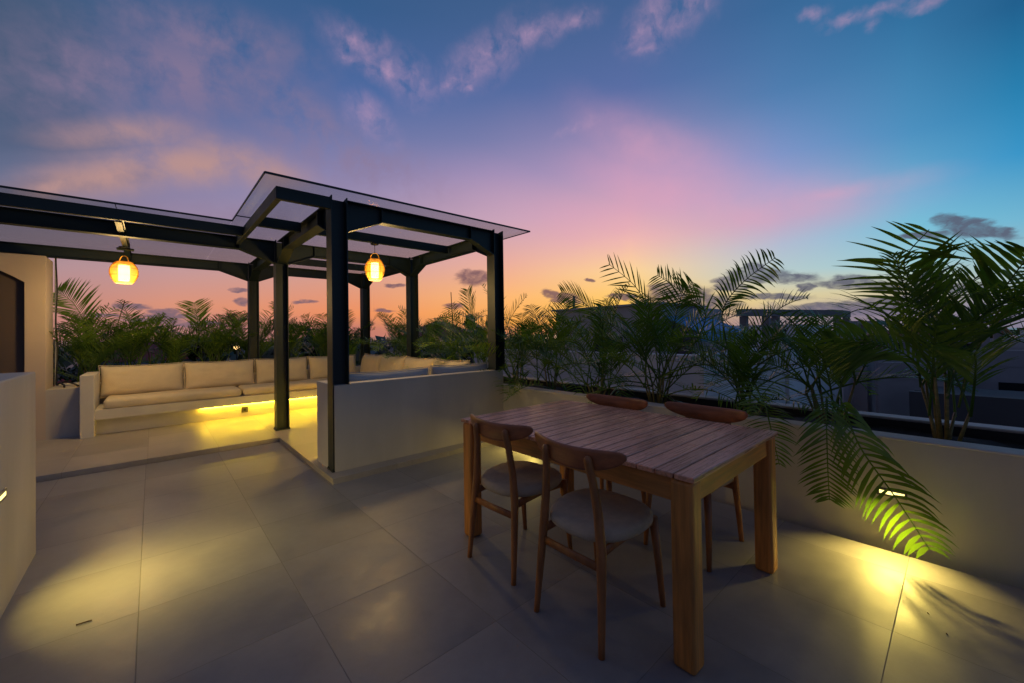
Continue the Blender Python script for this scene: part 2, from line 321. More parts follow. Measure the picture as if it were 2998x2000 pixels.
M_cord = mat('black_cord', (.012, .012, .012), .6)
M_white = mat('white_frame', (.6, .6, .6), .5)
M_plate = mat('socket_plate', (.10, .09, .08), .35, metal=.3)
def emis(name, col, st):
    m = bpy.data.materials.new(name); m.use_nodes = True; b = m.node_tree.nodes['Principled BSDF']
    b.inputs['Base Color'].default_value = (*col, 1); b.inputs['Emission Color'].default_value = (*col, 1); b.inputs['Emission Strength'].default_value = st
    return m
M_bulb = emis('lit_lamp_core', (1, .66, .16), 12)
M_led = emis('lit_led_tape', (1, .66, .03), 64)
M_step = emis('lit_step_lens', (1, .85, .30), 2.0)

def leaf_mat(name, col, tr):
    m = bpy.data.materials.new(name); m.use_nodes = True; nt = m.node_tree; N, L = nt.nodes, nt.links
    b = N['Principled BSDF']; b.inputs['Roughness'].default_value = .27; b.inputs['Specular IOR Level'].default_value = .7
    t = N.new('ShaderNodeTexCoord'); n = N.new('ShaderNodeTexNoise'); n.inputs['Scale'].default_value = 5; L.new(t.outputs['Object'], n.inputs[0])
    oi = N.new('ShaderNodeObjectInfo')
    ad = N.new('ShaderNodeMath'); ad.operation = 'MULTIPLY_ADD'; L.new(oi.outputs['Random'], ad.inputs[0]); ad.inputs[1].default_value = .5; L.new(n.outputs['Fac'], ad.inputs[2])
    r = N.new('ShaderNodeValToRGB'); L.new(ad.outputs[0], r.inputs[0])
    r.color_ramp.elements[0].position = .35; r.color_ramp.elements[0].color = (col[0]*.55, col[1]*.62, col[2]*.8, 1)
    r.color_ramp.elements[1].position = 1.0; r.color_ramp.elements[1].color = (col[0]*1.9, col[1]*1.45, col[2]*.9, 1)
    L.new(r.outputs[0], b.inputs['Base Color'])
    ts = N.new('ShaderNodeBsdfTranslucent'); mu = N.new('ShaderNodeMix'); mu.data_type = 'RGBA'; mu.blend_type = 'MULTIPLY'; mu.inputs[0].default_value = 1
    L.new(r.outputs[0], mu.inputs[6]); mu.inputs[7].default_value = (1.3, 1.4, .5, 1); L.new(mu.outputs[2], ts.inputs[0])
    mx = N.new('ShaderNodeMixShader'); mx.inputs[0].default_value = tr; L.new(b.outputs[0], mx.inputs[1]); L.new(ts.outputs[0], mx.inputs[2])
    L.new(mx.outputs[0], N['Material Output'].inputs[0]); return m
M_leaf = leaf_mat('palm_leaf', (.085, .185, .034), .38)
M_leaf2 = leaf_mat('far_leaf', (.022, .036, .014), .2)
M_stem = mat('palm_stem', (.22, .17, .045), .5, var=.35, vscale=14, stretch=(1, 1, 5))
M_brownleaf = mat('dry_leaf', (.16, .09, .03), .6)

def glass_mat():
    m = bpy.data.materials.new('roof_glass'); m.use_nodes = True; nt = m.node_tree; N, L = nt.nodes, nt.links
    N.remove(N['Principled BSDF']); out = N['Material Output']
    tr = N.new('ShaderNodeBsdfTransparent'); tr.inputs[0].default_value = (.86, .89, .89, 1)
    gl = N.new('ShaderNodeBsdfGlossy'); gl.inputs['Roughness'].default_value = .03; gl.inputs[0].default_value = (.75, .85, .9, 1)
    df = N.new('ShaderNodeBsdfTranslucent'); df.inputs[0].default_value = (.35, .38, .38, 1)
    fr0 = N.new('ShaderNodeLayerWeight'); fr0.inputs[0].default_value = .5
    fp = N.new('ShaderNodeMath'); fp.operation = 'POWER'; L.new(fr0.outputs['Facing'], fp.inputs[0]); fp.inputs[1].default_value = 5
    fr = N.new('ShaderNodeMath'); fr.operation = 'MULTIPLY_ADD'; L.new(fp.outputs[0], fr.inputs[0]); fr.inputs[1].default_value = .35; fr.inputs[2].default_value = .04
    m1 = N.new('ShaderNodeMixShader'); m1.inputs[0].default_value = .10; L.new(tr.outputs[0], m1.inputs[1]); L.new(df.outputs[0], m1.inputs[2])
    m2 = N.new('ShaderNodeMixShader'); L.new(fr.outputs[0], m2.inputs[0]); L.new(m1.outputs[0], m2.inputs[1]); L.new(gl.outputs[0], m2.inputs[2])
    L.new(m2.outputs[0], out.inputs[0]); return m
M_glass = glass_mat()

# ---------------------------------------------------------------- setting: terrace, platform, ground, sea
def struct(o): o['kind'] = 'structure'; return o
struct(MB().box(-5, 3.205, -6, 5.66, -.25, 0).obj('terrace_floor', M_floor))
struct(MB().box(3.205, 3.29, -6, 3.86, -.25, -.07).obj('drain_channel', M_channel))
pf = MB(); pf.prism([(-5, 5.68), (1.175, 5.68), (1.175, 3.69), (3.29, 3.69), (3.29, 8.2), (-5, 8.2)], 'z', -.2, .05)
struct(pf.obj('platform', M_plat))
M_ground = mat('far_land', (.050, .048, .036), .95, var=.5, vscale=.05, detail=10)
gv = [(-1500, -60, -7), (1500, -60, -7), (1500, 420, -7), (-1500, 420, -7)]
g = MB(); g.add([(-900, -500, -7), (900, -900, -7), (900, 260, -7), (-500, 900, -7), (-900, 900, -7)], [(0, 1, 2, 3, 4)])
struct(g.obj('ground', M_ground))
M_sea = mat('sea_water', (.03, .05, .07), .22, bump=.4, bscale=.4)
s_ = MB(); s_.add([(-30000, -30000, -9), (30000, -30000, -9), (30000, 30000, -9), (-30000, 30000, -9)], [(0, 1, 2, 3)])
struct(s_.obj('sea', M_sea))

# ---------------------------------------------------------------- planters and walls
def planter(label, inner, outer, soil, loc, rims):
    t = thing('planter', loc, label, 'planter')
    MB().box(*inner).obj('inner_wall', M_wall, t); MB().box(*outer).obj('outer_wall', M_wall, t)
    for r in rims: MB().box(*r, bev=.006).obj('coping', M_wallc, t)
    if inner[0] > 3: MB().box(4.026, 4.0345, -5.98, 9.19, .45, .632).obj('dark_inner_face', M_cord, t)  # thin dark strip along the inside of the outer wall
    # uneven soil
    x0, x1, y0, y1, z = soil; nx, ny = max(2, int((x1-x0)/.09)), max(2, int((y1-y0)/.09)); v = []; f = []
    for i in range(nx+1):
        for j in range(ny+1):
            x = x0+(x1-x0)*i/nx; y = y0+(y1-y0)*j/ny
            v.append((x, y, z+.05*mnoise.noise(Vector((x*3, y*3, 1)))+.03*mnoise.noise(Vector((x*11, y*11, 4)))))
    for i in range(nx):
        for j in range(ny):
            a = i*(ny+1)+j; f.append((a, a+1, a+ny+2, a+ny+1))
    obj('soil', v, f, M_soil, t, True)
    return t
planter('long pale rendered planter wall along the right of the terrace, full of palms',
        (3.29, 3.43, -6, 8.34, -.25, .635), (4.035, 4.17, -6, 9.35, -7, .635), (3.425, 4.03, -5.99, 9.2, .575), (3.7, 0, 0),
        [(3.286, 3.434, -6, 8.33, .635, .65), (4.031, 4.174, -6, 9.35, .635, .65)])
planter('low rendered planter behind the long back bench, full of palms',
        (-.99, 3.28, 8.205, 8.34, -.25, .665), (-1.0, 4.03, 9.2, 9.34, -7, .575), (-.99, 3.42, 8.335, 9.21, .5), (1, 8.7, 0),
        [(-.99, 3.284, 8.203, 8.343, .665, .68)])
# foreground block wall at the left edge of the terrace
fw = thing('parapet_wall', (-.85, 3.0, 0), 'tall rendered wall block at the left edge of the photo', 'wall')
MB().box(-.95, -.534, -2, 3.80, -.2, 1.108, bev=.008).obj('wall_body', M_wall, fw)
# low wall behind the front bench
lw = thing('bench_wall', (2.2, 3.9, .05), 'long low grey wall between the dining table and the lounge', 'wall')
MB().box(1.247, 3.289, 3.855, 3.98, .045, .843).obj('wall_body', M_wall, lw)
MB().box(1.385, 3.165, 3.851, 3.984, .843, .852, bev=.003).obj('coping', M_wallc, lw)
# low wall of the opening, left of the bench
MB().box(-1.0, -.685, 7.68, 8.2, .045, .672).obj('x', M_wall)
o = bpy.data.objects['x']; o.name = 'opening_wall'; tag(o, 'short low wall under the opening left of the long bench', 'wall')

# ---------------------------------------------------------------- villa wall on the left, with arch
bl = thing('villa', (-2.5, 8, .05), 'beige villa wall with a dark arched recess at the far left', 'building')
wv = MB()
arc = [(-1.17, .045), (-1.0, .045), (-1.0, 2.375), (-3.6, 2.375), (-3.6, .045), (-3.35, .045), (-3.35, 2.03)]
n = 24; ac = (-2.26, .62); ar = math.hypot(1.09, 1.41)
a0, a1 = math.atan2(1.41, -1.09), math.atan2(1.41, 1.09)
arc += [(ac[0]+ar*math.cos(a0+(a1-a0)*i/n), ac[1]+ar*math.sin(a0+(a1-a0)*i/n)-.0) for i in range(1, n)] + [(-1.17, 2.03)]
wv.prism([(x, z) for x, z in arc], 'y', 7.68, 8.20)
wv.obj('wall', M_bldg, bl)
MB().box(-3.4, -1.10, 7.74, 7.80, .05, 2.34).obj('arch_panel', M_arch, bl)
wf = MB(); wf.box(-.998, -.985, 8.30, 8.325, .68, 2.44); wf.box(-.985, -.69, 8.30, 8.325, .68, .70)
wf.obj('window_frame', M_white, bl)
random.seed(3)
pts = [(-.975+.006*math.sin(z*7), 8.25+.004*math.sin(z*11), z) for z in [2.44-.05*i for i in range(36)]]
c1 = MB().tube(pts, .008, 8).obj('cord', M_cord); tag(c1, 'dark cord hanging down beside the villa wall corner', 'cord')
c2 = MB().tube([(-.97, 8.24, .69), (-.93, 8.15, .72), (-.88, 8.0, .70), (-.86, 7.85, .685)], .011, 8)
c2.tube([(-.97, 8.24, .70), (-.88, 8.2, .735), (-.80, 8.1, .70), (-.74, 7.9, .685)], .011, 8)
tag(c2.obj('hose', M_cord), 'two dark hose ends lying on the low wall by the opening', 'hose')

# ---------------------------------------------------------------- pergola
pg = thing('pergola', (2, 6, .05), 'dark steel pergola with a flat glass roof over the lounge', 'pergola')
def column(x0, y0, z0):
    b = MB()
    for xa in (x0, x0+.14):
        b.prism([(y0, z0), (y0+.15, z0), (y0+.15, 2.598), (y0, 2.618)], 'x', xa, xa+.010)
    b.box(x0+.0101, x0+.1399, y0+.071, y0+.079, z0, 2.598)
    b.box(x0-.01, x0+.16, y0-.004, y0+.155, z0, z0+.012)
    if z0 < .1:
        for bx_ in (x0+.0, x0+.15):
            for by_ in (y0+.012, y0+.138): b.lathe([(.009, z0+.012), (.009, z0+.022), (.004, z0+.026)], (bx_, by_), 6)
    return b.obj('column', M_steel, pg)
XA, XB = 1.235, 3.175
for (x, y, z) in ((XA, 3.86, .052), (XB, 3.86, .850), (XA, 6.10, .05), (3.20, 6.10, .30), (1.25, 8.21, .30), (3.235, 8.21, .30)): column(x, y, z)
def beam(name, axis, a, b, c, top=2.597, dep=.155, wid=.10, h0=False, h1=False, hl=.34, hd=.145, t=.009):
    """I-beam along axis from a to b, centred on c across; optional haunches at the ends"""
    m = MB(); bot = top-dep
    def bx(l0, l1, c0, c1_, z0, z1):
        if axis == 'x': m.box(l0, l1, c0, c1_, z0, z1)
        else: m.box(c0, c1_, l0, l1, z0, z1)
    bx(a, b, c-wid/2, c+wid/2, top-t, top)
    bx(a, b, c-.0035, c+.0035, bot+t, top-t)
    la, lb = a, b
    ax = 'y' if axis == 'x' else 'x'
    for on, e, sgn in ((h0, a, 1), (h1, b, -1)):
        if not on: continue
        k = e+sgn*hl
        m.prism([(e, bot+t), (k, bot+t), (e, bot-hd)], ax, c-.003, c+.003)
        m.prism([(e, bot-hd), (k, bot), (k, bot+t), (e, bot-hd+t)], ax, c-wid/2, c+wid/2)
        if axis == 'x': m.box(k-.004, k+.004, c-wid/2+.004, c+wid/2-.004, bot+t, top-t)
        else: m.box(c-wid/2+.004, c+wid/2-.004, k-.004, k+.004, bot+t, top-t)
        if sgn > 0: la = k
        else: lb = k
    bx(la, lb, c-wid/2, c+wid/2, bot, bot+t)
    # the beam's own inner flange line above a haunch
    return m.obj(name, M_steel, pg)
for y, x2, x3 in ((3.91, XA+.15, XB), (6.15, XA+.15, 3.20), (8.27, 1.40, 3.235)):
    beam('beam', 'x', x2+.002, x3-.002, y, h0=True, h1=True)
beam('beam', 'x', -3.9, XA-.002, 6.15, h1=True, hl=.40)
beam('beam', 'x', -3.9, 1.248, 8.27, h1=True, hl=.41)
for x, ys in ((1.31, (4.012, 6.098)), (1.315, (6.252, 8.208)), (3.25, (4.012, 6.098)), (3.28, (6.252, 8.208))):
    beam('beam', 'y', ys[0], ys[1], x, h0=True, h1=True, wid=.12)
def purlin(x0, x1, y0, y1, dep=.108):
    m = MB(); m.box(x0, x1, y0, y1, 2.595-dep, 2.595, bev=.003); return m.obj('purlin', M_steel, pg)
purlin(.787, XA-.003, 3.86, 3.91)
purlin(.787, .835, 3.913, 6.098)
purlin(.838, 1.25, 4.93, 4.98); purlin(1.37, 3.19, 4.93, 4.98)
purlin(-3.9, .785, 5.52, 5.57)
purlin(1.375, 3.21, 7.16, 7.21)
beam('cross_beam', 'y', 5.573, 8.22, -.25, wid=.05, dep=.12, top=2.594)
beam('cross_beam', 'y', 5.573, 8.22, -2.0, wid=.05, dep=.12, top=2.594)
MB().box(-.33, -.17, 7.0, 7.10, 2.44, 2.46, bev=.004).obj('bracket', M_steel, pg)
cdt = MB(); cdt.tube([(-.215, 5.6, 2.50), (-.215, 6.4, 2.497), (-.21, 7.0, 2.50)], .007, 6); cdt.tube([(1.36, 4.992, 2.51), (1.8, 4.993, 2.505), (2.11, 4.99, 2.50)], .006, 6)
cdt.obj('conduit', M_steel2, pg)
def gl(x0, x1, y0, y1): return MB().box(x0, x1, y0, y1, 2.624, 2.634).obj('glass_panel', M_glass, pg)
gl(.68, 3.64, 3.70, 5.20); gl(.68, 3.64, 5.206, 8.9); gl(-.262, .674, 5.46, 8.9); gl(-2.4, -.268, 5.46, 8.9); gl(-4.2, -2.406, 5.46, 8.9)
tr = MB(); tr.box(.676, 3.644, 3.690, 3.699, 2.620, 2.638); tr.box(.671, .679, 3.70, 5.458, 2.620, 2.638); tr.box(-4.2, .6785, 5.450, 5.459, 2.620, 2.638)
tr.box(3.641, 3.646, 3.70, 8.9, 2.623, 2.635); tr.box(.6795, 3.64, 5.2005, 5.2055, 2.6235, 2.6345); tr.box(-.2675, -.2625, 5.46, 8.9, 2.6235, 2.6345)
tr.obj('glass_edge', M_steel2, pg)

# ---------------------------------------------------------------- lanterns
def lantern(x, y, ztop, zbot, rmax, prof, ceil, label, cord_side):
    t = thing('lantern', (x, y, zbot), label, 'lantern', None)
    # woven shade: diagonal lattice over a lathe profile
    seg = 44; rows = 22; vs = []
    def R(u):
        k = u*(len(prof)-1); i = min(int(k), len(prof)-2); w = k-i; w = w*w*(3-2*w) if False else w
        return rmax*(prof[i]*(1-w)+prof[i+1]*w)
    fr = []
    for i in range(rows+1):
        u = i/rows; z = zbot+(ztop-zbot)*u; r = R(u)
        for k in range(seg):
            th = 2*math.pi*(k+.5*(i % 2))/seg; vs.append((x+r*math.cos(th), y+r*math.sin(th), z))
    fs = []
    for i in range(rows):
        for k in range(seg):
            k2 = (k+1) % seg; a = i*seg+k; b = i*seg+k2; c = (i+1)*seg+k; d = (i+1)*seg+k2
            if i % 2 == 0: fs += [(a, b, c), (b, d, c)]
            else: fs += [(a, b, d), (a, d, c)]
    o = obj('shade', vs, fs, M_rattan, t)
    w = o.modifiers.new('weave', 'WIREFRAME'); w.thickness = .0062; w.use_replace = True; w.use_even_offset = False
    hp = MB()
    for u in (0, .36, .68, 1):
        z = zbot+(ztop-zbot)*u; r = R(u)*1.005
        hp.tube([(x+r*math.cos(2*math.pi*k/36), y+r*math.sin(2*math.pi*k/36), z) for k in range(37)], .0028, 6, cap=False)
    hp.obj('hoop', M_rattan_d, t)
    h = .062; pts = [(x+h*math.cos(math.pi*k/16)*.745*.9, y-h*math.cos(math.pi*k/16)*.667*.9, ztop+.078*math.sin(math.pi*k/16)**.8) for k in range(17)]
    MB().tube(pts, .0048, 8).obj('handle', M_rattan, t)
    MB().lathe([(rmax*.40, zbot+.03), (rmax*.40, ztop-.045)], (x, y), 24).obj('lamp_core', M_bulb, t)
    MB().tube([(x, y, ztop-.045), (x+.002, y, (ztop+ceil)/2), (x, y, ceil)], .0035, 8).obj('cable', M_cord, t)
    MB().lathe([(.045, ceil-.018), (.05, ceil-.012), (.05, ceil)], (x, y), 24).obj('ceiling_rose', M_steel2, t)
    l = bpy.data.lights.new('lantern_light', 'POINT'); l.energy = 40; l.color = (1, .66, .24); l.shadow_soft_size = .10
    lo = bpy.data.objects.new('lantern_light', l); C.objects.link(lo); lo.location = (0, 0, -.05); lo.parent = t
    return t
lantern(-.262, 7.02, 2.285, 2.018, .115*1.16, [.60, .74, .86, .94, .99, 1.0, .99, .95, .87, .74, .58], 2.475, 'lit round woven lantern on the left, hanging over the long bench', 0)
lantern(2.11, 4.955, 2.28, 2.018, .118, [.60, .72, .83, .92, .98, 1, .99, .95, .87, .75, .58], 2.485, 'lit oval woven lantern in the pergola bay between the columns', 0)

# ---------------------------------------------------------------- built-in bench
bn = thing('built_in_bench', (1.3, 7.9, .05), 'long pale masonry bench running round three sides of the lounge', 'bench')
base = MB()
base.prism([(-.554, 7.60), (2.70, 7.60), (2.70, 4.42), (1.37, 4.42), (1.37, 3.985), (3.287, 3.985), (3.287, 8.2), (-.554, 8.2)], 'z', .045, .262)
base.obj('base', M_wallc, bn)
sl_ = MB(); sl_.prism([(-.555, 7.45), (2.55, 7.45), (2.55, 4.50), (1.36, 4.50), (1.36, 3.982), (3.289, 3.982), (3.289, 8.202), (-.555, 8.202)], 'z', .262, .385)
sl_.obj('ledge', M_wallc, bn)
MB().box(-.685, -.556, 7.42, 8.203, .045, .845, bev=.006).obj('arm', M_wallc, bn)
MB().box(1.236, 1.36, 4.015, 4.35, .045, .849, bev=.004).obj('arm', M_wallc, bn)
ld = MB(); ld.box(.53, 2.63, 7.566, 7.576, .243, .2615); ld.box(2.664, 2.674, 4.5, 7.55, .243, .2615); ld.box(1.4, 2.63, 4.444, 4.454, .243, .2615)
tag(ld.obj('led_strip', M_led), 'glowing yellow light strip under the ledge of the long bench', 'light strip')
sk = thing('wall_socket', (1.09, 7.6, .16), 'small dark socket plate on the bench base under the strip light', 'socket')
MB().box(1.045, 1.132, 7.588, 7.601, .112, .205, bev=.003).obj('plate', M_plate, sk)
MB().box(1.072, 1.105, 7.584, 7.589, .138, .178, bev=.003).obj('socket_face', M_cord, sk)

def cushion(name, w, h, t, loc, rz, tilt, m, label, cat, group, seed, puff=1.0):
    rnd = random.Random(seed); nx, nz = 26, 16; v = []; f = []
    ofs = Vector((seed*3.1, seed*1.7, 0))
    for side in (-1, 1):
        for i in range(nx+1):
            for j in range(nz+1):
                u = 2*i/nx-1; q = 2*j/nz-1
                eu = (1-abs(u)**5); eq = (1-abs(q)**4)
                th = (max(eu, 0)**.55)*(max(eq, 0)**.55)*t/2*puff
                pin = 1-.035*(1-abs(q)**2)*abs(u)**3*0; px = u*w/2*(1-.018*(1-q*q)); pz = q*h/2*(1-.03*(1-u*u)*0)
                cr = (abs(u)*abs(q))**3
                px *= 1+.012*cr; pz *= 1+.03*cr
                wr = .010*mnoise.noise(Vector((u*2.2, q*1.6, seed)))+.005*mnoise.noise(Vector((u*6+q*3, q*5-u*2, seed+9)))
                wr += .006*math.sin((abs(u)-abs(q))*9+seed)*cr**.4
                th2 = th*(1-.10*(q > 0)*q)+wr*(max(eu*eq, 0)**.5)
                pz += -.012*(1-u*u)*(q > 0)*q+.006*mnoise.noise(Vector((u*2.5, seed, q)))
                v.append((px, side*th2, pz))
    N1 = (nx+1)*(nz+1)
    for s in (0, 1):
        for i in range(nx):
            for j in range(nz):
                a = s*N1+i*(nz+1)+j; f.append((a, a+1, a+nz+2, a+nz+1))
    rot = Matrix.Rotation(rz, 4, 'Z') @ Matrix.Rotation(tilt, 4, 'X')
    bm = bmesh.new(); me = bpy.data.meshes.new(name); me.from_pydata(v, [], f); bm.from_mesh(me)
    bmesh.ops.remove_doubles(bm, verts=bm.verts, dist=1e-4); bmesh.ops.recalc_face_normals(bm, faces=bm.faces); bm.to_mesh(me); bm.free()
    me.polygons.foreach_set('use_smooth', [True]*len(me.polygons)); me.materials.append(m)
    o = bpy.data.objects.new(name, me); C.objects.link(o); o.matrix_world = Matrix.Translation(loc) @ rot
    sm = o.modifiers.new('s', 'SUBSURF'); sm.levels = 1; sm.render_levels = 1
    rim = [(i, 0) for i in range(nx)]+[(nx, j) for j in range(nz)]+[(i, nz) for i in range(nx, 0, -1)]+[(0, j) for j in range(nz, -1, -1)]
    P = [Vector(v[i*(nz+1)+j]) for i, j in rim]; P = [Vector((p.x*1.002, 0, p.z*1.004)) for p in P]
    pv = MB().tube(P, .0042, 6, cap=False); pm = bpy.data.meshes.new('piping'); pm.from_pydata(pv.v, [], pv.f); pm.materials.append(m); pm.polygons.foreach_set('use_smooth', [True]*len(pm.polygons))
    po = bpy.data.objects.new('piping', pm); C.objects.link(po); po.parent = o
    return tag(o, label, cat, group)
G1 = 'back cushions on the lounge bench'
def backc(x0, x1, seed, label, y=8.08): cushion('back_cushion', x1-x0+.015, .44, .21, ((x0+x1)/2, y, .705), 0, R_(-9), M_cush, label, 'cushion', G1, seed)
backc(-.55, .365, 1, 'cream back cushion at the left end of the long bench, next to the arm')
backc(.372, 1.30, 2, 'cream back cushion second from the left end of the long bench')
backc(1.32, 2.13, 3, 'cream back cushion on the long bench, partly hidden by the free-standing column')
backc(2.16, 3.02, 4, 'cream back cushion of the long bench behind the nearest column')
for i, (y0, y1, lb) in enumerate(((7.12, 7.97, 'cream back cushion on the side bench right beside the bench corner'), (6.22, 7.10, 'cream back cushion on the side bench, second from the corner'), (5.29, 6.20, 'cream back cushion on the side bench behind the oval lantern column, third from the corner'), (4.42, 5.27, 'cream back cushion on the side bench nearest the low grey wall'))):
    cushion('back_cushion', y1-y0+.015, .46, .22, (3.14, (y0+y1)/2, .715), R_(-90), R_(-9), M_cush, lb, 'cushion', G1, 10+i)
cushion('back_cushion', .97, .44, .2, (1.88, 4.10, .715), 0, R_(8), M_cushb, 'bluish back cushion rising above the low grey wall, next to the nearest column', 'cushion', G1, 21)
cushion('back_cushion', .82, .44, .2, (2.80, 4.10, .722), 0, R_(8), M_cushb, 'bluish back cushion rising above the right half of the low grey wall', 'cushion', G1, 22)
def seatc(x0, x1, y0, y1, label, seed):
    bm = bmesh.new(); bmesh.ops.create_cube(bm, size=1)
    z0, z1 = .386, .505
    for v in bm.verts: v.co = Vector((v.co.x*(x1-x0), v.co.y*(y1-y0), v.co.z*(z1-z0)))
    bmesh.ops.bevel(bm, geom=bm.edges[:], offset=.045, segments=4, profile=.5, affect='EDGES')
    bmesh.ops.subdivide_edges(bm, edges=[e for e in bm.edges if e.calc_length() > .3], cuts=8, use_grid_fill=True)
    for v in bm.verts:
        if v.co.z > 0: v.co.z += .012*mnoise.noise(Vector((v.co.x*2, v.co.y*2, seed)))+.006
        v.co.y += .006*mnoise.noise(Vector((v.co.x*3, seed, v.co.z*3)))
    bmesh.ops.translate(bm, verts=bm.verts, vec=((x0+x1)/2, (y0+y1)/2, (z0+z1)/2))
    me = bpy.data.meshes.new('seat_cushion'); bm.to_mesh(me); bm.free(); me.materials.append(M_cush)
    me.polygons.foreach_set('use_smooth', [True]*len(me.polygons))
    o = bpy.data.objects.new('seat_cushion', me); C.objects.link(o)
    tag(o, label, 'cushion', 'seat cushions on the lounge bench')
seatc(-.48, 1.035, 7.47, 8.12, 'long cream seat cushion at the left end of the long bench', 1)
seatc(1.055, 2.53, 7.47, 8.12, 'long cream seat cushion on the long bench behind the free-standing column', 2)
seatc(2.56, 3.26, 5.95, 8.12, 'cream seat cushion in the far corner of the bench', 3)
seatc(2.56, 3.26, 4.02, 5.93, 'cream seat cushion on the side bench near the low grey wall', 4)

# ---------------------------------------------------------------- step lights
def step_light(x, y, z, sgn, label, e, lamp_tilt=35, w=.11, h=.02, spread=104):
    t = thing('step_light', (x, y, z), label, 'step light', 'step lights set in the walls')
    m = MB(); m.box(x-.004, x+.004, y-w/2-.012, y+w/2+.012, z+h/2, z+h/2+.014, bev=.002); m.box(x-.004, x+.004, y-w/2-.012, y+w/2+.012, z-h/2-.012, z-h/2, bev=.002)
    m.box(x-.004, x+.004, y-w/2-.012, y-w/2, z-h/2, z+h/2); m.box(x-.004, x+.004, y+w/2, y+w/2+.012, z-h/2, z+h/2)
    m.obj('housing', M_plate, t)
    MB().box(x-.001, x+.003, y-w/2, y+w/2, z-h/2, z+h/2).obj('lens', M_step, t)
    l = bpy.data.lights.new('step_lamp', 'AREA'); l.shape = 'RECTANGLE'; l.size = w; l.size_y = h; l.energy = e; l.color = (1, .73, .15); l.spread = R_(spread)
    lo = bpy.data.objects.new('step_lamp', l); C.objects.link(lo); lo.parent = t; lo.location = (sgn*.014, 0, 0)
    d = Vector((sgn*math.cos(R_(lamp_tilt)), 0, -math.sin(R_(lamp_tilt))))
    lo.rotation_euler = (-d).to_track_quat('Z', 'Y').to_euler()
    return t
step_light(3.287, .295, .315, -1, 'small lit step light in the planter wall behind a drooping palm frond', 4.4, 44)
step_light(3.287, -1.05, .315, -1, 'small lit step light in the planter wall just outside the right edge', 7.5, 42)
step_light(3.287, 3.30, .315, -1, 'small lit step light low in the planter wall behind the dining table', 2.2, 36)
step_light(-.532, 3.04, .565, 1, 'small lit step light in the wall block at the left edge', 5.0, 38)

# ---------------------------------------------------------------- dining table
tb = thing('dining_table', (2.02, 1.43, 0), 'rectangular teak dining table with a slatted top', 'table')
TX0, TX1, TY0, TY1 = 1.503, 2.535, .675, 2.195
tm = MB(); n = 19; p = (TY1-TY0)/n
for i in range(n):
    tm.box(TX0, TX1, TY0+i*p+(.0028 if i else 0), TY0+(i+1)*p-(.0028 if i < n-1 else 0), .729, .75, bev=.004)
tm.obj('tabletop', M_top, tb)
MB().box(TX0+.03, TX0+.055, TY0+.1, TY1-.1, .63, .728, bev=.002).obj('apron', M_woody, tb)
MB().box(TX1-.055, TX1-.03, TY0+.1, TY1-.1, .63, .728, bev=.002).obj('apron', M_woody, tb)
MB().box(TX0+.1, TX1-.1, TY0+.028, TY0+.053, .63, .728, bev=.002).obj('apron', M_wood, tb)
MB().box(TX0+.1, TX1-.1, TY1-.053, TY1-.028, .63, .728, bev=.002).obj('apron', M_wood, tb)
for sx_, sy_ in ((0, 0), (1, 0), (0, 1), (1, 1)):
    x = TX0+.004 if not sx_ else TX1-.094; y = TY0+.010 if not sy_ else TY1-.10
    b = MB(); b.box(x, x+.09, y, y+.09, 0.0, .728, bev=.016, seg=3)
    b.obj('leg', M_woodv, tb, False)

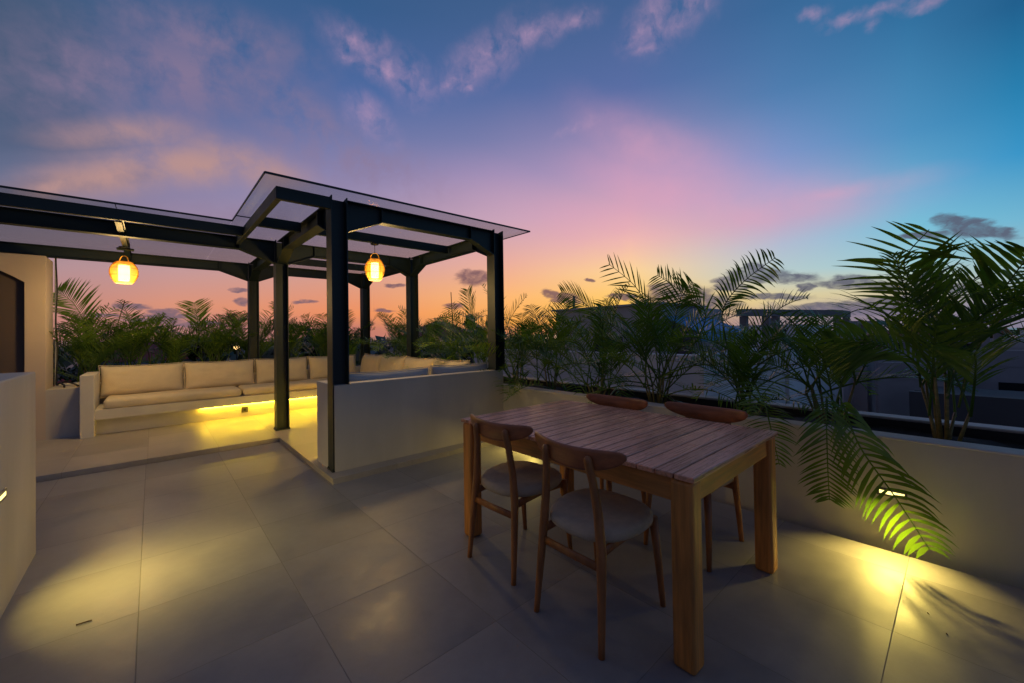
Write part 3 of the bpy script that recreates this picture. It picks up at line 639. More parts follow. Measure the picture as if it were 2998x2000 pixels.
# ---------------------------------------------------------------- chairs (local: sitter faces +x, rear feet at x=0)
def chair_parts(t):
    for s in (-1, 1):
        pts = [(0, s*.185, 0), (.018, s*.176, .20), (.036, s*.165, .40), (.038, s*.150, .55), (.028, s*.133, .68), (.012, s*.122, .765)]
        rad = [.0135, .0175, .0215, .020, .018, .019]
        # fine interpolation with rounded top
        P = []; Rr = []
        for i in range(len(pts)-1):
            for k in range(3):
                w = k/3; P.append([pts[i][c]*(1-w)+pts[i+1][c]*w for c in range(3)]); Rr.append(rad[i]*(1-w)+rad[i+1]*w)
        P.append(list(pts[-1])); Rr.append(.0185)
        for dz, r in ((.012, .0165), (.020, .011), (.024, .004)): P.append([pts[-1][0]-.001, pts[-1][1], pts[-1][2]+dz]); Rr.append(r)
        MB().tube(P, Rr, 12).obj('leg', M_chair, t, True)
        fp = [(.47, s*.190, 0), (.450, s*.183, .20), (.430, s*.170, .425)]
        MB().tube(fp, [.0125, .017, .021], 12).obj('leg', M_chair, t, True)
        # side rail, rising slightly to the front and curving under the seat
        MB().tube([(.034, s*.160, .385), (.14, s*.155, .395), (.28, s*.158, .405), (.425, s*.168, .405)], [(.011, .021)]*4, 10).obj('side_rail', M_chair, t, True)
    MB().tube([(.03, -.168, .335), (.026, 0, .335), (.03, .168, .335)], [(.010, .019)]*3, 10).obj('rear_stretcher', M_chair, t, True)
    MB().tube([(.425, -.165, .395), (.425, 0, .395), (.425, .165, .395)], [(.011, .020)]*3, 10).obj('front_rail', M_chair, t, True)
    # seat pad
    v = []; f = []; nr, ns = 10, 40
    def outline(th):
        c, s = math.cos(th), math.sin(th); k = 2.6
        return math.copysign(abs(c)**(2/k), c), math.copysign(abs(s)**(2/k), s)
    cx_, rx_, ry_ = .245, .225, .225
    rings = [(0, .030), (.35, .029), (.65, .028), (.85, .024), (.95, .016), (1.0, .002), (1.0, -.012), (.96, -.024), (.88, -.030), (.4, -.031), (0, -.031)]
    for r, z in rings:
        for k in range(ns):
            a, b = outline(2*math.pi*k/ns); wd = 1-.10*max(0, -a)
            dish = -.008*(1-r*r)+.010*abs(b*r)**2 if z > 0 else 0
            v.append((cx_+a*r*rx_, b*r*ry_*wd, .452+z+dish-.012*(1-(a*r+1)/2)))
    for i in range(len(rings)-1):
        for k in range(ns): f.append((i*ns+k, i*ns+(k+1) % ns, (i+1)*ns+(k+1) % ns, (i+1)*ns+k))
    obj('seat', v, f, M_seat, t, True)
    # curved back rail
    v = []; f = []; n = 32; sec = 12
    for i in range(n+1):
        s = 2*i/n-1; a = abs(s)
        y = s*.262; x = .020+.060*a**2.0
        end = max(0, 1-a**8)**.5
        zt = .812+.012*a**2-.018*(1-end); zb = .712+.055*a**2.2
        zb = zb+(zt-zb)*.5*(1-end)**1.2; hh = max((zt-zb)/2, .006); zc = (zt+zb)/2
        th = .0105*(.35+.65*end)
        dx = .12*a*(1 if True else 0)
        for k in range(sec):
            an = 2*math.pi*k/sec; c, q = math.cos(an), math.sin(an)
            c = math.copysign(abs(c)**.55, c); q = math.copysign(abs(q)**.55, q)
            v.append((x+.010*0+th*c-.10*(hh*q)*.6, y, zc+hh*q))
    for i in range(n):
        for k in range(sec): f.append((i*sec+k, i*sec+(k+1) % sec, (i+1)*sec+(k+1) % sec, (i+1)*sec+k))
    f.append(tuple(range(sec))); f.append(tuple(n*sec+k for k in range(sec)))
    obj('backrest', v, f, M_back, t, True)
ch = thing('dining_chair', (0, 0, 0), 'wooden chair on the near left side of the table, closest to the camera', 'chair', 'chairs round the dining table')
chair_parts(ch)
def place(src, loc, rz, label):
    if src is ch and label is None: o = src
    else:
        o = src.copy(); C.objects.link(o)
        for c in src.children:
            d = c.copy(); C.objects.link(d); d.parent = o
        o['label'] = label
    o.location = loc; o.rotation_euler = (0, 0, rz); return o
place(ch, (1.385, 1.755, 0), R_(2), 'wooden chair at the left side of the table, farther from the camera')
place(ch, (2.655, 1.735, 0), R_(181), 'wooden chair tucked in on the planter side, nearer the low grey wall')
place(ch, (2.715, 1.115, 0), R_(179), 'wooden chair tucked in on the planter side, nearer the drooping fronds')
place(ch, (1.335, 1.165, 0), R_(-1), None)

# ---------------------------------------------------------------- palms
def frond_mesh(rnd, base, az, tilt, L, droop, npair, ll, width=.016, start=.28, side_droop=.5, vee=.35):
    """returns (verts, faces): arched rachis with leaflets on both sides. az: compass, tilt: from vertical at the base"""
    V = []; F = []
    h = Vector((math.cos(az), math.sin(az), 0)); up = Vector((0, 0, 1)); side = Vector((-math.sin(az), math.cos(az), 0))
    n = 22; pts = [Vector(base)]; ang = tilt; sway = rnd.uniform(-.45, .45); roll = rnd.uniform(-.7, .7); torn = rnd.random() < .3
    for i in range(n):
        u = (i+1)/n
        a = tilt+droop*u**1.6
        d = up*math.cos(a)+h*math.sin(a)+side*sway*u*math.sin(min(a, 1.5))
        pts.append(pts[-1]+d.normalized()*L/n)
    b = MB(); b.tube(pts, [.0065*(1-.8*i/n)+.0012 for i in range(n+1)], 5, cap=False); V += b.v; F += b.f
    def at(u):
        k = u*n; i = min(int(k), n-1); w = k-i
        return pts[i]*(1-w)+pts[i+1]*w, (pts[min(i+1, n)]-pts[max(i-1, 0) if w < .5 else i]).normalized()
    for j in range(npair):
        u = start+(1-start)*(j+.5)/npair
        p, t = at(u)
        q = (u-start)/(1-start)
        l = ll*(math.sin(math.pi*min(1, .14+.80*q))**.75)*rnd.uniform(.88, 1.08)
        if q > .93: l *= .75
        nrm = side.cross(t).normalized()
        if nrm.z < 0: nrm = -nrm
        rl_ = roll*q; sd2 = side*math.cos(rl_)+nrm*math.sin(rl_); nrm = (nrm*math.cos(rl_)-side*math.sin(rl_)).normalized()
        for s in (-1, 1):
            if rnd.random() < (.16 if torn else .04): continue
            fa = .95-.45*q+rnd.uniform(-.12, .12)   # angle from side towards the tip
            d = (sd2*s*math.cos(fa)+t*math.sin(fa)+nrm*(vee+rnd.uniform(-.2, .2))).normalized()
            wv_ = d.cross(nrm).normalized()
            w0 = width*rnd.uniform(.7, 1.2); pp = p.copy(); sg = 5; base_i = len(V)
            gd = side_droop*rnd.uniform(.7, 1.35)
            tw = rnd.uniform(-.3, .3)
            for k in range(sg+1):
                r = k/sg
                w = w0*(.35+1.3*r if r < .35 else (1-((r-.35)/.65)**1.7)*.80+.02)*.5
                wd = (wv_*math.cos(tw*r)+nrm*math.sin(tw*r))
                V.append(tuple(pp+wd*w)); V.append(tuple(pp-wd*w))
                dd = (d+Vector((0, 0, -1))*gd*r**1.5).normalized(); pp = pp+dd*l/sg
            for k in range(sg):
                a = base_i+2*k; F.append((a, a+1, a+3, a+2))
    return V, F
def path_frond(rnd, P, npair, ll, width, start=.2, side_droop=.5, vee=.25, maxf=.9, nref=(1, 0, .25)):
    P = [Vector(p) for p in P]; n = 24; pts = []
    m = len(P)-1
    for i in range(n+1):      # Catmull-Rom through the given points
        k = i/n*m; j = min(int(k), m-1); w = k-j
        a, b, c, d = P[max(j-1, 0)], P[j], P[j+1], P[min(j+2, m)]
        pts.append(.5*((2*b)+(c-a)*w+(2*a-5*b+4*c-d)*w*w+(3*b-a-3*c+d)*w**3))
    V = []; F = []
    bb = MB(); bb.tube(pts, [.006*(1-.8*i/n)+.0012 for i in range(n+1)], 5, cap=False); V += bb.v; F += bb.f
    sprev = None
    for j in range(npair):
        u = start+(1-start)*(j+.5)/npair; k = u*n; i = min(int(k), n-1); p = pts[i].lerp(pts[i+1], k-i)
        t = (pts[min(i+2, n)]-pts[max(i-1, 0)]).normalized(); q = (u-start)/(1-start)
        side = t.cross(Vector(nref)).normalized()
        if sprev is not None and side.dot(sprev) < 0: side = -side
        sprev = side; nrm = side.cross(t).normalized()
        if nrm.dot(Vector(nref)) > 0: nrm = -nrm
        l = ll*(math.sin(math.pi*min(1, .16+.76*q))**.75)*rnd.uniform(.88, 1.08)
        for s_ in (-1, 1):
            fa = maxf-.5*q+rnd.uniform(-.08, .08)
            d = (side*s_*math.cos(fa)+t*math.sin(fa)+nrm*(vee+rnd.uniform(-.1, .1))).normalized(); wv_ = d.cross(nrm).normalized()
            w0 = width*rnd.uniform(.8, 1.15); pp = p.copy(); b0 = len(V); gd = side_droop*rnd.uniform(.7, 1.3)
            for r5 in range(6):
                r = r5/5; w = w0*(.35+1.3*r if r < .35 else (1-((r-.35)/.65)**1.7)*.80+.02)*.5
                V.append(tuple(pp+wv_*w)); V.append(tuple(pp-wv_*w)); pp = pp+(d+Vector((0, 0, -1))*gd*r**1.5).normalized()*l/5
            for r5 in range(5): F.append((b0+2*r5, b0+2*r5+1, b0+2*r5+3, b0+2*r5+2))
    return V, F
def palm(x, y, z, seed, ncane, nfr, L, label, hero=(), hmin=.25, hmax=.6, ll=.24, name='areca_palm', npair=30, width=.017, spread=.16, tilt=(.15, 1.05), droop=(.5, 1.5), mat_=None, grp='palms in the planters', paths=()):
    rnd = random.Random(seed); t = thing(name, (x, y, z), label, 'palm', grp)
    tops = []
    for i in range(ncane):
        a = rnd.uniform(0, 6.28); r = rnd.uniform(.02, spread*.62); hh = rnd.uniform(hmin, hmax)
        p0 = Vector((x+r*.6*math.cos(a), y+r*.6*math.sin(a), z-.03)); p1 = Vector((x+r*1.9*math.cos(a), y+r*1.9*math.sin(a), z+hh))
        mid = (p0+p1)/2+Vector((rnd.uniform(-.01, .01), rnd.uniform(-.01, .01), 0))
        MB().tube([p0, mid, p1], [rnd.uniform(.009, .014), .010, .007], 7).obj('stem', M_stem, t, True); tops.append(p1)
    for i in range(nfr):
        tp = tops[i % ncane]; az = (i*2.399+rnd.uniform(-.4, .4)); k = rnd.random()
        tl = tilt[0]+(tilt[1]-tilt[0])*((i//ncane+rnd.random()*.8)/max(1, math.ceil(nfr/ncane)))
        V, F = frond_mesh(rnd, tp-Vector((0, 0, .03)), az, tl, L*rnd.uniform(.75, 1.1), rnd.uniform(*droop), npair, ll*rnd.uniform(.85, 1.1), width)
        obj('frond', V, F, mat_ or M_leaf, t, True)
    for h_ in hero:
        (hx, hy, hz), az, tl, Lh, dr, lh = h_[:6]; kw = h_[6] if len(h_) > 6 else {}
        V, F = frond_mesh(rnd, (hx, hy, hz), R_(az), R_(tl), Lh, R_(dr), kw.pop('np', npair), lh, kw.pop('width', width), **kw)
        obj('frond', V, F, mat_ or M_leaf, t, True)
    for pth, kw in paths:
        V, F = path_frond(rnd, pth, **kw); obj('frond', V, F, mat_ or M_leaf, t, True)
    return t
PX = 3.72; PZ = .53
BIG = dict(ll=.29, npair=27, width=.0175, hmin=.22, hmax=.52, tilt=(.03, .85), droop=(.4, 1.5))
palm(PX, .08, PZ, 11, 9, 13, .95, 'tallest and fullest palm, in the planter near the right edge',
     paths=[([(3.72, .06, .9), (3.70, .066, 1.2), (3.68, .17, 1.5), (3.62, .24, 1.73), (3.5, .12, 1.9)], dict(npair=18, ll=.40, width=.028, start=.3, side_droop=.25, vee=.5, maxf=.8)), ([(3.75, .02, .8), (3.75, -.07, 1.3), (3.72, -.18, 1.55), (3.65, -.27, 1.72)], dict(npair=22, ll=.36, width=.026, start=.25, side_droop=.35, vee=.3, maxf=.95)), ([(3.7, .1, .75), (3.66, .2, 1.08), (3.6, .4, 1.2), (3.52, .62, 1.2)], dict(npair=18, ll=.34, width=.028, start=.3, side_droop=1.2, vee=.1, maxf=.9))],
     hero=[((PX, 0, .9), 300, 12, 1.0, 55, .32, dict(width=.022, np=22))], **BIG)
palm(PX+.12, -.62, PZ, 12, 7, 13, 1.1, 'palm cut off by the right edge of the photo', **BIG)
MID = dict(ll=.26, npair=26, width=.016, hmin=.08, hmax=.40, tilt=(.05, 1.35), droop=(.3, 1.7))
palm(PX, .66, PZ, 13, 7, 18, .85, 'palm in the planter whose fronds droop over the wall beside the table',
     paths=[([(3.66, .66, .56), (3.48, .63, .80), (3.30, .60, .84), (3.18, .58, .70), (3.13, .57, .45), (3.13, .565, .24)], dict(npair=30, ll=.23, width=.018, start=.32, side_droop=.5, vee=.1)),
            ([(3.64, .60, .58), (3.44, .56, .84), (3.24, .50, .80), (3.11, .41, .60), (3.05, .26, .37), (3.02, .13, .14)], dict(npair=24, ll=.26, width=.028, start=.34, side_droop=1.5, vee=.1, maxf=.8))], **MID)
palm(PX, 1.22, PZ, 14, 8, 21, .95, 'palm in the planter behind the nearer tucked-in chair', paths=[([(3.75, 1.28, .7), (3.72, 1.38, 1.3), (3.70, 1.37, 1.52), (3.68, 1.2, 1.72), (3.6, .95, 1.87)], dict(npair=22, ll=.24, width=.02, start=.42, side_droop=1.1, vee=.2, maxf=.9))], **MID)
palm(PX, 2.02, PZ, 15, 9, 24, 1.05, 'palm with upright fronds in the planter behind the middle of the table', paths=[([(3.74, 2.0, .7), (3.74, 2.06, 1.3), (3.72, 2.2, 1.73), (3.66, 2.52, 2.05)], dict(npair=13, ll=.30, width=.02, start=.3, side_droop=.2, vee=.3, maxf=1.15)), ([(3.74, 1.95, .7), (3.74, 1.55, 1.4), (3.72, 1.72, 1.65), (3.64, 1.95, 1.86)], dict(npair=26, ll=.27, width=.017, start=.25, side_droop=.4, vee=.3, maxf=1.0)), ([(3.74, 2.0, .7), (3.72, 1.85, 1.3), (3.68, 1.75, 1.6), (3.62, 1.6, 1.75)], dict(npair=26, ll=.27, width=.017, start=.25, side_droop=.4, vee=.3, maxf=1.0))], **MID)
palm(PX, 2.74, PZ, 16, 9, 26, 1.1, 'palm in the planter behind the far end of the table', paths=[([(3.74, 2.7, .7), (3.73, 2.68, 1.36), (3.70, 2.92, 1.68), (3.62, 3.16, 1.80)], dict(npair=26, ll=.27, width=.017, start=.25, side_droop=.4, vee=.3, maxf=1.0))], **MID)
palm(PX, 3.42, PZ, 17, 8, 22, 1.12, 'palm in the planter just right of the low grey wall', **MID)
palm(PX, 4.05, PZ, 18, 8, 22, 1.15, 'palm in the planter right behind the right-hand pergola column', hero=[((3.62, 3.75, .62), 215, 40, .62, 115, .20, dict(np=24))], **MID)
palm(PX, 4.85, PZ, 19, 8, 22, 1.15, 'palm beside the side bench with a tall fan-like frond left of the right-hand column', paths=[([(3.74, 4.95, .7), (3.73, 5.05, 1.35), (3.72, 5.13, 1.7), (3.70, 5.17, 2.02)], dict(npair=26, ll=.33, width=.017, start=.35, side_droop=.15, vee=.1, maxf=1.0))], **MID)
palm(PX, 5.65, PZ, 20, 8, 21, 1.12, 'palm behind the side bench between the two right-hand columns', **MID)
palm(PX, 6.6, PZ, 21, 8, 20, 1.1, 'palm behind the middle column of the side bench', **MID)
palm(PX, 7.7, PZ, 22, 8, 20, 1.1, 'palm at the far corner of the bench', **MID)
BY = 8.72
BK = [(-.72, 31, 'palm with a large arching frond next to the villa wall', [((-.75, 8.6, .7), 200, 55, .95, 60, .26, {}), ((-.6, 8.65, .8), 20, 50, 1.1, 60, .26, {})]),
      (-.25, 32, 'palm behind the left part of the long bench, second from the villa wall', []), (.25, 33, 'palm behind the long bench below the gap in the sky left of the columns', []),
      (.85, 34, 'palm with two tall fronds left of the far column', [((.80, 8.75, .85), 135, 12, 1.1, 30, .28, dict(vee=.15)), ((1.0, 8.7, .85), 30, 8, 1.0, 40, .26, {})]),
      (1.45, 35, 'palm just right of the far left column', []), (2.0, 36, 'palm seen between the free-standing column and the nearest column', []), (2.6, 37, 'palm hidden mostly behind the nearest column', []), (3.15, 38, 'palm right of the nearest column behind the oval lantern', [])]
BKD = dict(MID, tilt=(.03, 1.1), droop=(.3, 1.3), ll=.29, width=.018)
for x, sd_, lb, hr in BK:
    palm(x, BY, .5, sd_, 8, 26 if sd_ == 31 else 17, (1.3 if sd_ == 31 else 1.15) if sd_ != 33 else 1.0, lb, hero=hr, paths=[([(-.62, 8.66, .7), (-.69, 8.6, 1.35), (-.75, 8.58, 1.6), (-.86, 8.55, 1.86), (-1.0, 8.5, 2.0)], dict(npair=34, ll=.42, width=.02, start=.32, side_droop=.35, vee=.2, maxf=.9, nref=(-.25, 1, .2)))] if sd_ == 31 else ([([(.65, 8.7, .7), (.61, 8.7, 1.34), (.57, 8.68, 1.66), (.53, 8.66, 1.92)], dict(npair=26, ll=.34, width=.018, start=.35, side_droop=.3, vee=.1, maxf=1.0, nref=(0, 1, .2)))] if sd_ == 34 else []), **BKD)

# dry stakes between the palms
def stake(p0, p1, label, r=.007): tag(MB().tube([p0, p1], r, 6).obj('bamboo_stake', M_brownleaf), label, 'stake', 'stakes in the planters')
stake((-.62, 8.86, .55), (-.325, 8.9, 1.935), 'thin slanting stake standing up right of the arching frond by the villa wall')
stake((.02, 8.86, .55), (-.106, 8.9, 1.544), 'thin stake leaning left, behind the long bench')
stake((4.0, 6.0, .55), (4.0, 6.10, 2.08), 'thin upright stake left of the right-hand column')
# small litter on the floor
tag(MB().tube([(-.262, 2.708, .004), (-.24, 2.704, .005), (-.212, 2.703, .004)], .0028, 6).obj('twig', M_brownleaf), 'dark twig on the floor tiles at the lower left', 'twig')
rl = random.Random(5)
for i, (x, y, lb) in enumerate(((2.62, .12, 'tiny dark leaf scrap by the tile joint, upper of the pair'), (2.50, .06, 'tiny dark leaf scrap by the tile joint, lower of the pair'), (2.55, -.42, 'tiny dark leaf scrap alone near the right edge of the floor'))):
    b = MB().tube([(x, y, .002), (x+.005, y+.006, .004), (x+.013, y+.005, .002)], [(.001, .001), (.0015, .003), (.0006, .001)], 5)
    tag(b.obj('leaf_scrap', M_brownleaf), lb, 'leaf')

# ---------------------------------------------------------------- neighbours
M_n1 = mat('neighbour_render', (.66, .63, .62), .85, var=.12, vscale=1.2)
M_n2 = mat('neighbour_white', (.80, .80, .82), .85, var=.12, vscale=1.0)
M_n3 = mat('neighbour_dark', (.42, .41, .42), .8, var=.2, vscale=1.0)
M_win = mat('window_dark', (.02, .025, .03), .15)
M_red = mat('red_tiles', (.30, .06, .045), .7, var=.3, vscale=3)
M_blue = mat('blue_canvas', (.04, .28, .62), .6, var=.15, vscale=2)
M_conc = mat('grey_frame', (.24, .23, .235), .7, var=.15, vscale=2)
h1 = thing('neighbour_villa', (10.8, 6, -7), 'neighbouring villa with a flat-topped grey roof room and blue awning', 'building')
MB().box(8.12, 13.6, 3.42, 11, -7, 0).obj('storey_block', M_n1, h1)
q = MB(); q.box(8.1, 8.3, 3.6, 11, 0, .79); q.box(8.1, 13.7, 3.40, 3.6, 0, .80); q.obj('parapet', M_n1, h1)
q = MB(); q.box(8.08, 8.32, 3.62, 11, .79, .82); q.box(8.08, 13.72, 3.38, 3.62, .80, .835); q.obj('coping', M_n2, h1)
MB().box(9.3, 13.2, 4.95, 8.35, 0, 2.0, bev=.02).obj('roof_room', M_n3, h1)
MB().box(9.2, 11.9, 4.85, 8.45, 2.0, 2.05).obj('roof_slab', M_n3, h1)
aw = MB(); aw.prism([(4.93, 1.72), (4.93, 1.69), (4.0, 1.28), (4.0, 1.08), (3.98, 1.08), (3.98, 1.30)], 'x', 9.4, 12.3); aw.obj('awning', M_blue, h1)
MB().box(10.2, 11.0, 4.93, 4.955, 0, 1.1).obj('door', M_win, h1); MB().box(9.28, 9.305, 6.0, 6.9, .2, 1.2).obj('window', M_win, h1)
MB().box(9.9, 10.5, 3.75, 4.1, .0, .62, bev=.03).obj('air_conditioner', M_n2, h1)
tag(MB().tube([(10.83, 8.9, 1.6), (10.85, 8.9, 2.59)], .045, 8).obj('chimney_pipe', M_conc), 'upright dark pipe at the left end of the grey roof room', 'pipe')
h2 = thing('neighbour_villa', (18, 6, -7), 'neighbouring villa with pale stepped terrace walls beyond the blue awning', 'building')
MB().box(14.1, 22, 3.44, 11, -7, 0).obj('storey_block', M_n2, h2)
q = MB(); q.box(14.1, 14.3, 3.64, 11, 0, .80); q.box(14.1, 15.4, 3.44, 3.64, 0, .84); q.box(15.4, 22, 3.44, 3.64, 0, .70); q.box(20.5, 22.2, 3.42, 3.43+.2, 0, .86); q.obj('parapet', M_n2, h2)
q = MB(); q.box(14.08, 14.32, 3.66, 11, .80, .83); q.box(14.08, 15.42, 3.42, 3.66, .84, .87); q.box(15.43, 20.48, 3.42, 3.66, .70, .73); q.obj('coping', M_wallc, h2)
MB().box(18.2, 24.5, 4.2, 7.2, 0, 1.55).obj('roof_room', M_n2, h2)
MB().box(18.17, 18.2, 4.5, 5.0, .1, 1.35).obj('door', M_win, h2); MB().box(18.17, 18.2, 5.5, 5.75, .1, 1.35).obj('window', M_win, h2)
MB().box(15.0, 15.7, 4.0, 4.4, 0, .95, bev=.03).obj('air_conditioner', M_n1, h2)
def frame(label, P, posts, w, top, dep, base, ground=-.1):
    t = thing('roof_frame', (P[0][0], P[0][1], ground), label, 'pergola', 'grey roof frames on the neighbouring terraces')
    for a, b in zip(P[:-1], P[1:]):
        A = Vector((*a, 0)); B = Vector((*b, 0)); d = (B-A).normalized(); s = Vector((-d.y, d.x, 0))*w/2
        v = [A-s, A+s, B+s, B-s]; vs = [(p.x, p.y, top-dep) for p in v]+[(p.x, p.y, top) for p in v]
        obj('beam', vs, [(0, 1, 2, 3), (4, 5, 6, 7), (0, 1, 5, 4), (1, 2, 6, 5), (2, 3, 7, 6), (3, 0, 4, 7)], M_conc, t)
    for px, py in posts: MB().box(px-w/2, px+w/2, py-w/2, py+w/2, ground, top-dep+.001).obj('post', M_conc, t)
    return t
frame('nearer grey roof frame on posts, right of the blue awning', [(13.6, 4.6), (14.1, 4.42), (18.0, 2.86), (19.25, 2.82)], [(14.0, 4.6), (14.6, 4.15), (15.1, 4.02), (17.9, 2.9), (19.1, 2.83), (16.9, 4.6)], .2, 2.0, .22, 0)
frame('farther small grey roof frame on posts near the red roof', [(40, 6.2), (45.2, 3.85), (47, 3.7)], [(40.3, 6.0), (42.6, 5.4), (43.4, 4.9), (44.4, 4.6), (46.8, 3.75)], .45, 2.0, .3, 0)
def house(name, x0, x1, y0, y1, z1, m, label, roof=None, wins=()):
    t = thing(name, ((x0+x1)/2, (y0+y1)/2, -7), label, 'building')
    MB().box(x0, x1, y0, y1, -7, z1).obj('wall', m, t)
    if roof:
        b = MB(); e = .4; cx_, cy_ = (x0+x1)/2, (y0+y1)/2
        b.add([(x0-e, y0-e, z1), (x1+e, y0-e, z1), (x1+e, y1+e, z1), (x0-e, y1+e, z1), (cx_-1, cy_, z1+roof), (cx_+1, cy_, z1+roof)], [(0, 1, 5, 4), (1, 2, 5), (2, 3, 4, 5), (3, 0, 4), (0, 3, 2, 1)])
        b.obj('roof', M_red, t)
    else:
        b = MB(); w = .2
        b.box(x0-.02, x1+.02, y0-.02, y0+w, z1, z1+.6); b.box(x0-.02, x0+w, y0+w, y1, z1, z1+.6); b.obj('parapet', m, t)
    for wx, wy, ww, wz0, wz1, ax in wins:
        if ax == 'x': MB().box(wx-.02, wx+.02, wy, wy+ww, wz0, wz1).obj('window', M_win, t)
        else: MB().box(wx, wx+ww, wy-.02, wy+.02, wz0, wz1).obj('window', M_win, t)
    return t
M_n4 = mat('neighbour_charcoal', (.07, .07, .075), .8, var=.2, vscale=1)
house('neighbour_house', 12.5, 20, -4.5, .8, -.7, M_n4, 'dark low house below the planter at the right', wins=((12.5, -3.5, 1.2, -2.6, -1.2, 'x'), (12.5, -.8, 1.0, -2.6, -1.2, 'x')))
house('neighbour_house', 6.6, 12, -6.5, -1.25, -1.2, M_n2, 'teal-grey house wall low behind the tallest palm', wins=((6.6, -3.0, 1.0, -2.4, -1.6, 'x'),))
M_n5 = mat('neighbour_bluegrey', (.34, .36, .40), .85, var=.15, vscale=1)
house('neighbour_house', 24, 32, -2.5, 2.6, -.2, M_n5, 'white walled house with a terrace beyond the dark low house', wins=((24, -1.8, .9, -2.0, -.8, 'x'), (24, .6, .9, -2, -.8, 'x')))
house('neighbour_house', 36, 46, -5, 1.0, .1, M_n1, 'greyish house in the distance at the right edge', wins=((36, -3, 1.5, -1.6, -.4, 'x'),))
house('red_roofed_house', 52, 62, 1.0, 6.5, .2, M_n1, 'far house with a low red roof at the right', roof=1.6)
house('red_roofed_house', 30, 36, 3.6, 6.6, -.1, M_n1, 'small red roofed house under the farther roof frame', roof=1.0)
house('brown_roofed_house', 34, 46, 60, 70, 1.0, M_n3, 'far dark house with a hipped roof behind the bench corner palms', roof=3.0)
house('hip_roofed_house', -6, 4, 62, 70, -1.2, M_n3, 'far dark hipped roof beyond the long bench at the left', roof=2.2)
house('neighbour_house', 27, 33, 4.2, 8.2, .45, M_n2, 'white stepped house seen through the nearer roof frame', wins=((27, 5.0, .8, -.6, .9, 'x'), (28, 4.2, .9, -.6, .9, 'y')))
house('neighbour_house', 21, 24, .2, 2.2, -.6, M_n3, 'narrow grey annex between the stepped walls and the white walled house', wins=((21, .7, .5, -1.9, -1.0, 'x'),))
house('neighbour_house', 58, 70, -9, -3.5, .5, M_n2, 'pale low house on the far right skyline', wins=((58, -8, 2, -1, .4, 'x'), (58, -5.5, 1.4, -1, .4, 'x')))
house('neighbour_house', 34, 40, -1.0, 3.2, .3, M_n3, 'grey house with three small windows on the right skyline', wins=((34, -.6, .7, -.9, .4, 'x'), (34, .8, .7, -.9, .4, 'x'), (34, 2.1, .6, -.9, .4, 'x')))
frame('low far roof frame left of the tallest palm', [(29, 2.0), (29.2, -1.2), (32, -1.3)], [(29, 1.9), (29.1, .4), (29.2, -1.1), (31.8, -1.2)], .25, 1.75, .2, 0)
# dome tank
dt = MB(); dt.lathe([(2.2, -1), (2.2, .2), (2.0, .9), (1.4, 1.35), (.6, 1.6), (.02, 1.66)], (47, -6.4), 24)
tag(dt.obj('water_tank', M_n2, None, True), 'pale domed tank on a far roof at the right edge', 'tank')
# radio mast far off
mt = thing('radio_mast', (66, 44, -7), 'thin radio mast on the horizon left of the grey roof room', 'mast')
b = MB(); mx_, my_ = 62, 26.5
for dx, dy in ((-.35, 0), (.35, 0), (0, .5)): b.tube([(mx_+dx, my_+dy, -7), (mx_+dx*.6, my_+dy*.6, 6.3 if dx else 7.6)], .06, 5)
for k in range(12): b.tube([(mx_-.3, my_, -2+k*.65), (mx_+.3, my_, -1.7+k*.65)], .035, 4)
b.obj('lattice', M_conc, mt)

# ---------------------------------------------------------------- distant trees
def tree(x, y, z, hh, r, seed, label, name='tree', grp='trees on the horizon', squash=.7, nleaf=900, lsz=.4):
    rnd = random.Random(seed); t = thing(name, (x, y, z), label, 'tree', grp)
    b = MB(); b.tube([(x, y, z), (x+.1*r, y, z+hh*.55), (x, y, z+hh*.8)], [.06*hh**.5, .05*hh**.5, .02*hh**.5], 7)
    for k in range(5):
        a = rnd.uniform(0, 6.28); b.tube([(x, y, z+hh*rnd.uniform(.45, .65)), (x+math.cos(a)*r*.7, y+math.sin(a)*r*.7, z+hh*rnd.uniform(.75, .95))], [.03*hh**.5, .01], 5)
    b.obj('trunk', M_stem, t)
    cl = [(rnd.gauss(0, .45)*r, rnd.gauss(0, .45)*r, hh*(.8+rnd.uniform(-.22, .14)*1.4*squash), rnd.uniform(.25, .5)*r) for _ in range(9)]
    V = []; F = []
    for i in range(nleaf):
        c = cl[i % 9]; d = Vector((rnd.gauss(0, 1), rnd.gauss(0, 1), rnd.gauss(0, 1)*squash)).normalized()*c[3]*rnd.uniform(.55, 1.05)
        p = Vector((x+c[0], y+c[1], z+c[2]))+d; u = Vector((rnd.gauss(0, 1), rnd.gauss(0, 1), rnd.gauss(0, 1))).normalized()*lsz*rnd.uniform(.5, 1.1); w = u.orthogonal()*.6
        n0 = len(V); V += [tuple(p-u), tuple(p+w), tuple(p+u), tuple(p-w)]; F.append((n0, n0+1, n0+2, n0+3))
    obj('crown', V, F, M_leaf2, t)
    return t
def cpalm(x, y, z, hh, seed, label, fl=2.6):
    rnd = random.Random(seed); t = thing('coconut_palm', (x, y, z), label, 'palm', 'palms on the horizon')
    MB().tube([(x, y, z), (x+.3, y, z+hh*.5), (x+.2, y+.1, z+hh)], [.22, .16, .13], 7).obj('trunk', M_stem, t)
    V = []; F = []
    for i in range(18):
        v, f = frond_mesh(rnd, (x+.2, y+.1, z+hh), i*2.4, rnd.uniform(.2, 1.5), fl*rnd.uniform(.8, 1.1), rnd.uniform(.8, 1.6), 20, fl*.3, .09, start=.12)
        n0 = len(V); V += v; F += [tuple(k+n0 for k in q) for q in f]
    obj('crown', V, F, M_leaf2, t); return t
def polar(az, d):   # direction by compass, distance in metres
    a = R_(AZ0+az); return d*math.sin(a), d*math.cos(a)
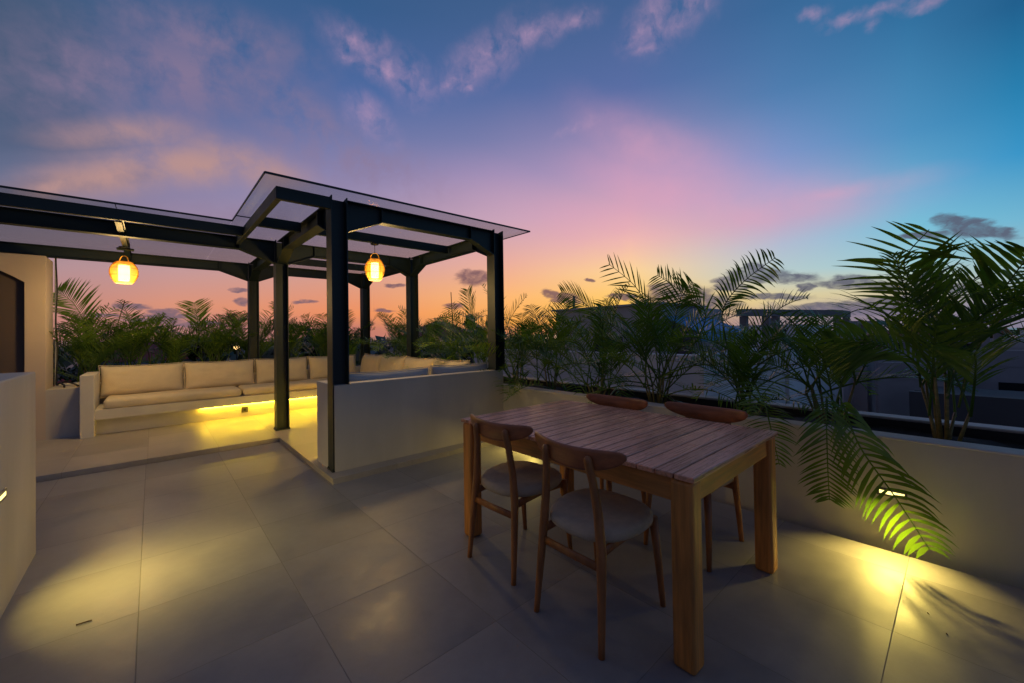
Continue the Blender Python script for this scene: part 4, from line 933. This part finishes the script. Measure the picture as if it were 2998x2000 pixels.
for i, (az, d, top, r, lb, sq) in enumerate(((-37.8, 60, 2.1, 1.4, 'flat-crowned dark tree left of the horizon palm', .5), (-36.2, 62, 2.7, 2.4, 'wider flat-crowned dark tree next to the horizon palm', .4), (-26.5, 60, 2.9, 2.6, 'dark bushy tree just right of the far left column', .8),
        (-4.6, 26, 3.4, 1.3, 'leafy dark tree left of the right-hand column', 1.0), (-1.0, 55, 1.6, 3.0, 'low dark tree right of the right-hand column', .7), (-14, 60, 1.8, 3.4, 'low dark tree behind the bench corner', .7), (42, 75, 1.0, 2.6, 'low tree beside the far red roof', .7))):
    x, y = polar(az, d); tree(x, y, -7, top+7, r, 50+i, lb, squash=sq, lsz=.16+.003*d)
x, y = polar(-34.6, 58); cpalm(x, y, -7, 9.6, 71, 'dark coconut palm silhouette on the left horizon')
# tree belt: too dense to count
rnd = random.Random(8); V = []; F = []
for i in range(900):
    az = rnd.uniform(-64, 70); d = rnd.uniform(26, 190)
    if az > 8 and d < 95: d = rnd.uniform(95, 220)
    x, y = polar(az, d); hh = rnd.uniform(4.0, 7.6) if d > 60 else rnd.uniform(3.5, 6.2); r = rnd.uniform(1.6, 3.6)*(1+d/160)
    for k in range(34):
        dv = Vector((rnd.gauss(0, 1), rnd.gauss(0, 1), abs(rnd.gauss(0, .8)))).normalized()*r*rnd.uniform(.6, 1.05)
        p = Vector((x, y, -7+hh*.45))+Vector((dv.x, dv.y, dv.z*hh*.55/r)); u = Vector((rnd.gauss(0, 1), rnd.gauss(0, 1), rnd.gauss(0, 1))).normalized()*r*.42; w = u.orthogonal()*.7
        n0 = len(V); V += [tuple(p-u), tuple(p+w), tuple(p+u), tuple(p-w)]; F.append((n0, n0+1, n0+2, n0+3))
tag(obj('woodland', V, F, M_leaf2), 'dark belt of treetops stretching to the sea', 'woodland', kind='stuff')
gx, gy = polar(-34.4, 24)
gt = thing('garden_lamp', (gx, gy, -7), 'tiny lit garden lamp among the trees beyond the long bench', 'lamp')
MB().tube([(gx, gy, -7), (gx, gy, .72)], .03, 6).obj('post', M_cord, gt)
MB().lathe([(.02, .72), (.11, .76), (.12, .86), (.02, .93)], (gx, gy), 12).obj('lamp_globe', emis('lit_globe', (1, .6, .2), 6), gt)
# flowering shrub seen through the opening, and a lit window lamp far off
rnd = random.Random(12); t = thing('flowering_shrub', (-1.0, 11.4, -.6), 'dark shrub with red flowers seen through the opening by the villa wall', 'shrub')
V = []; F = []; V2 = []; F2 = []
for i in range(1500):
    p = Vector((rnd.gauss(-1.0, .35), rnd.gauss(11.6, .3), rnd.uniform(-1.2, .75))); u = Vector((rnd.gauss(0, 1), rnd.gauss(0, 1), rnd.gauss(0, 1))).normalized()*.06; w = u.orthogonal()*.6
    n0 = len(V); V += [tuple(p-u), tuple(p+w), tuple(p+u), tuple(p-w)]; F.append((n0, n0+1, n0+2, n0+3))
for cx_, cz_ in ((-1.28, .45), (-1.15, .40), (-.98, .22), (-1.22, .5)):
    for i in range(16):
        p = Vector((cx_+rnd.gauss(0, .035), 11.1+rnd.gauss(0, .04), cz_+rnd.gauss(0, .02))); u = Vector((rnd.gauss(0, 1), rnd.gauss(0, 1), rnd.gauss(0, 1))).normalized()*.028; w = u.orthogonal()
        n0 = len(V2); V2 += [tuple(p-u), tuple(p+w), tuple(p+u), tuple(p-w)]; F2.append((n0, n0+1, n0+2, n0+3))
obj('foliage', V, F, M_leaf2, t); obj('flowers', V2, F2, mat('red_petals', (.5, .06, .07), .6), t)
MB().tube([(-1.0, 11.6, -7), (-1.0, 11.6, .3)], .03, 6).obj('stem', M_stem, t)
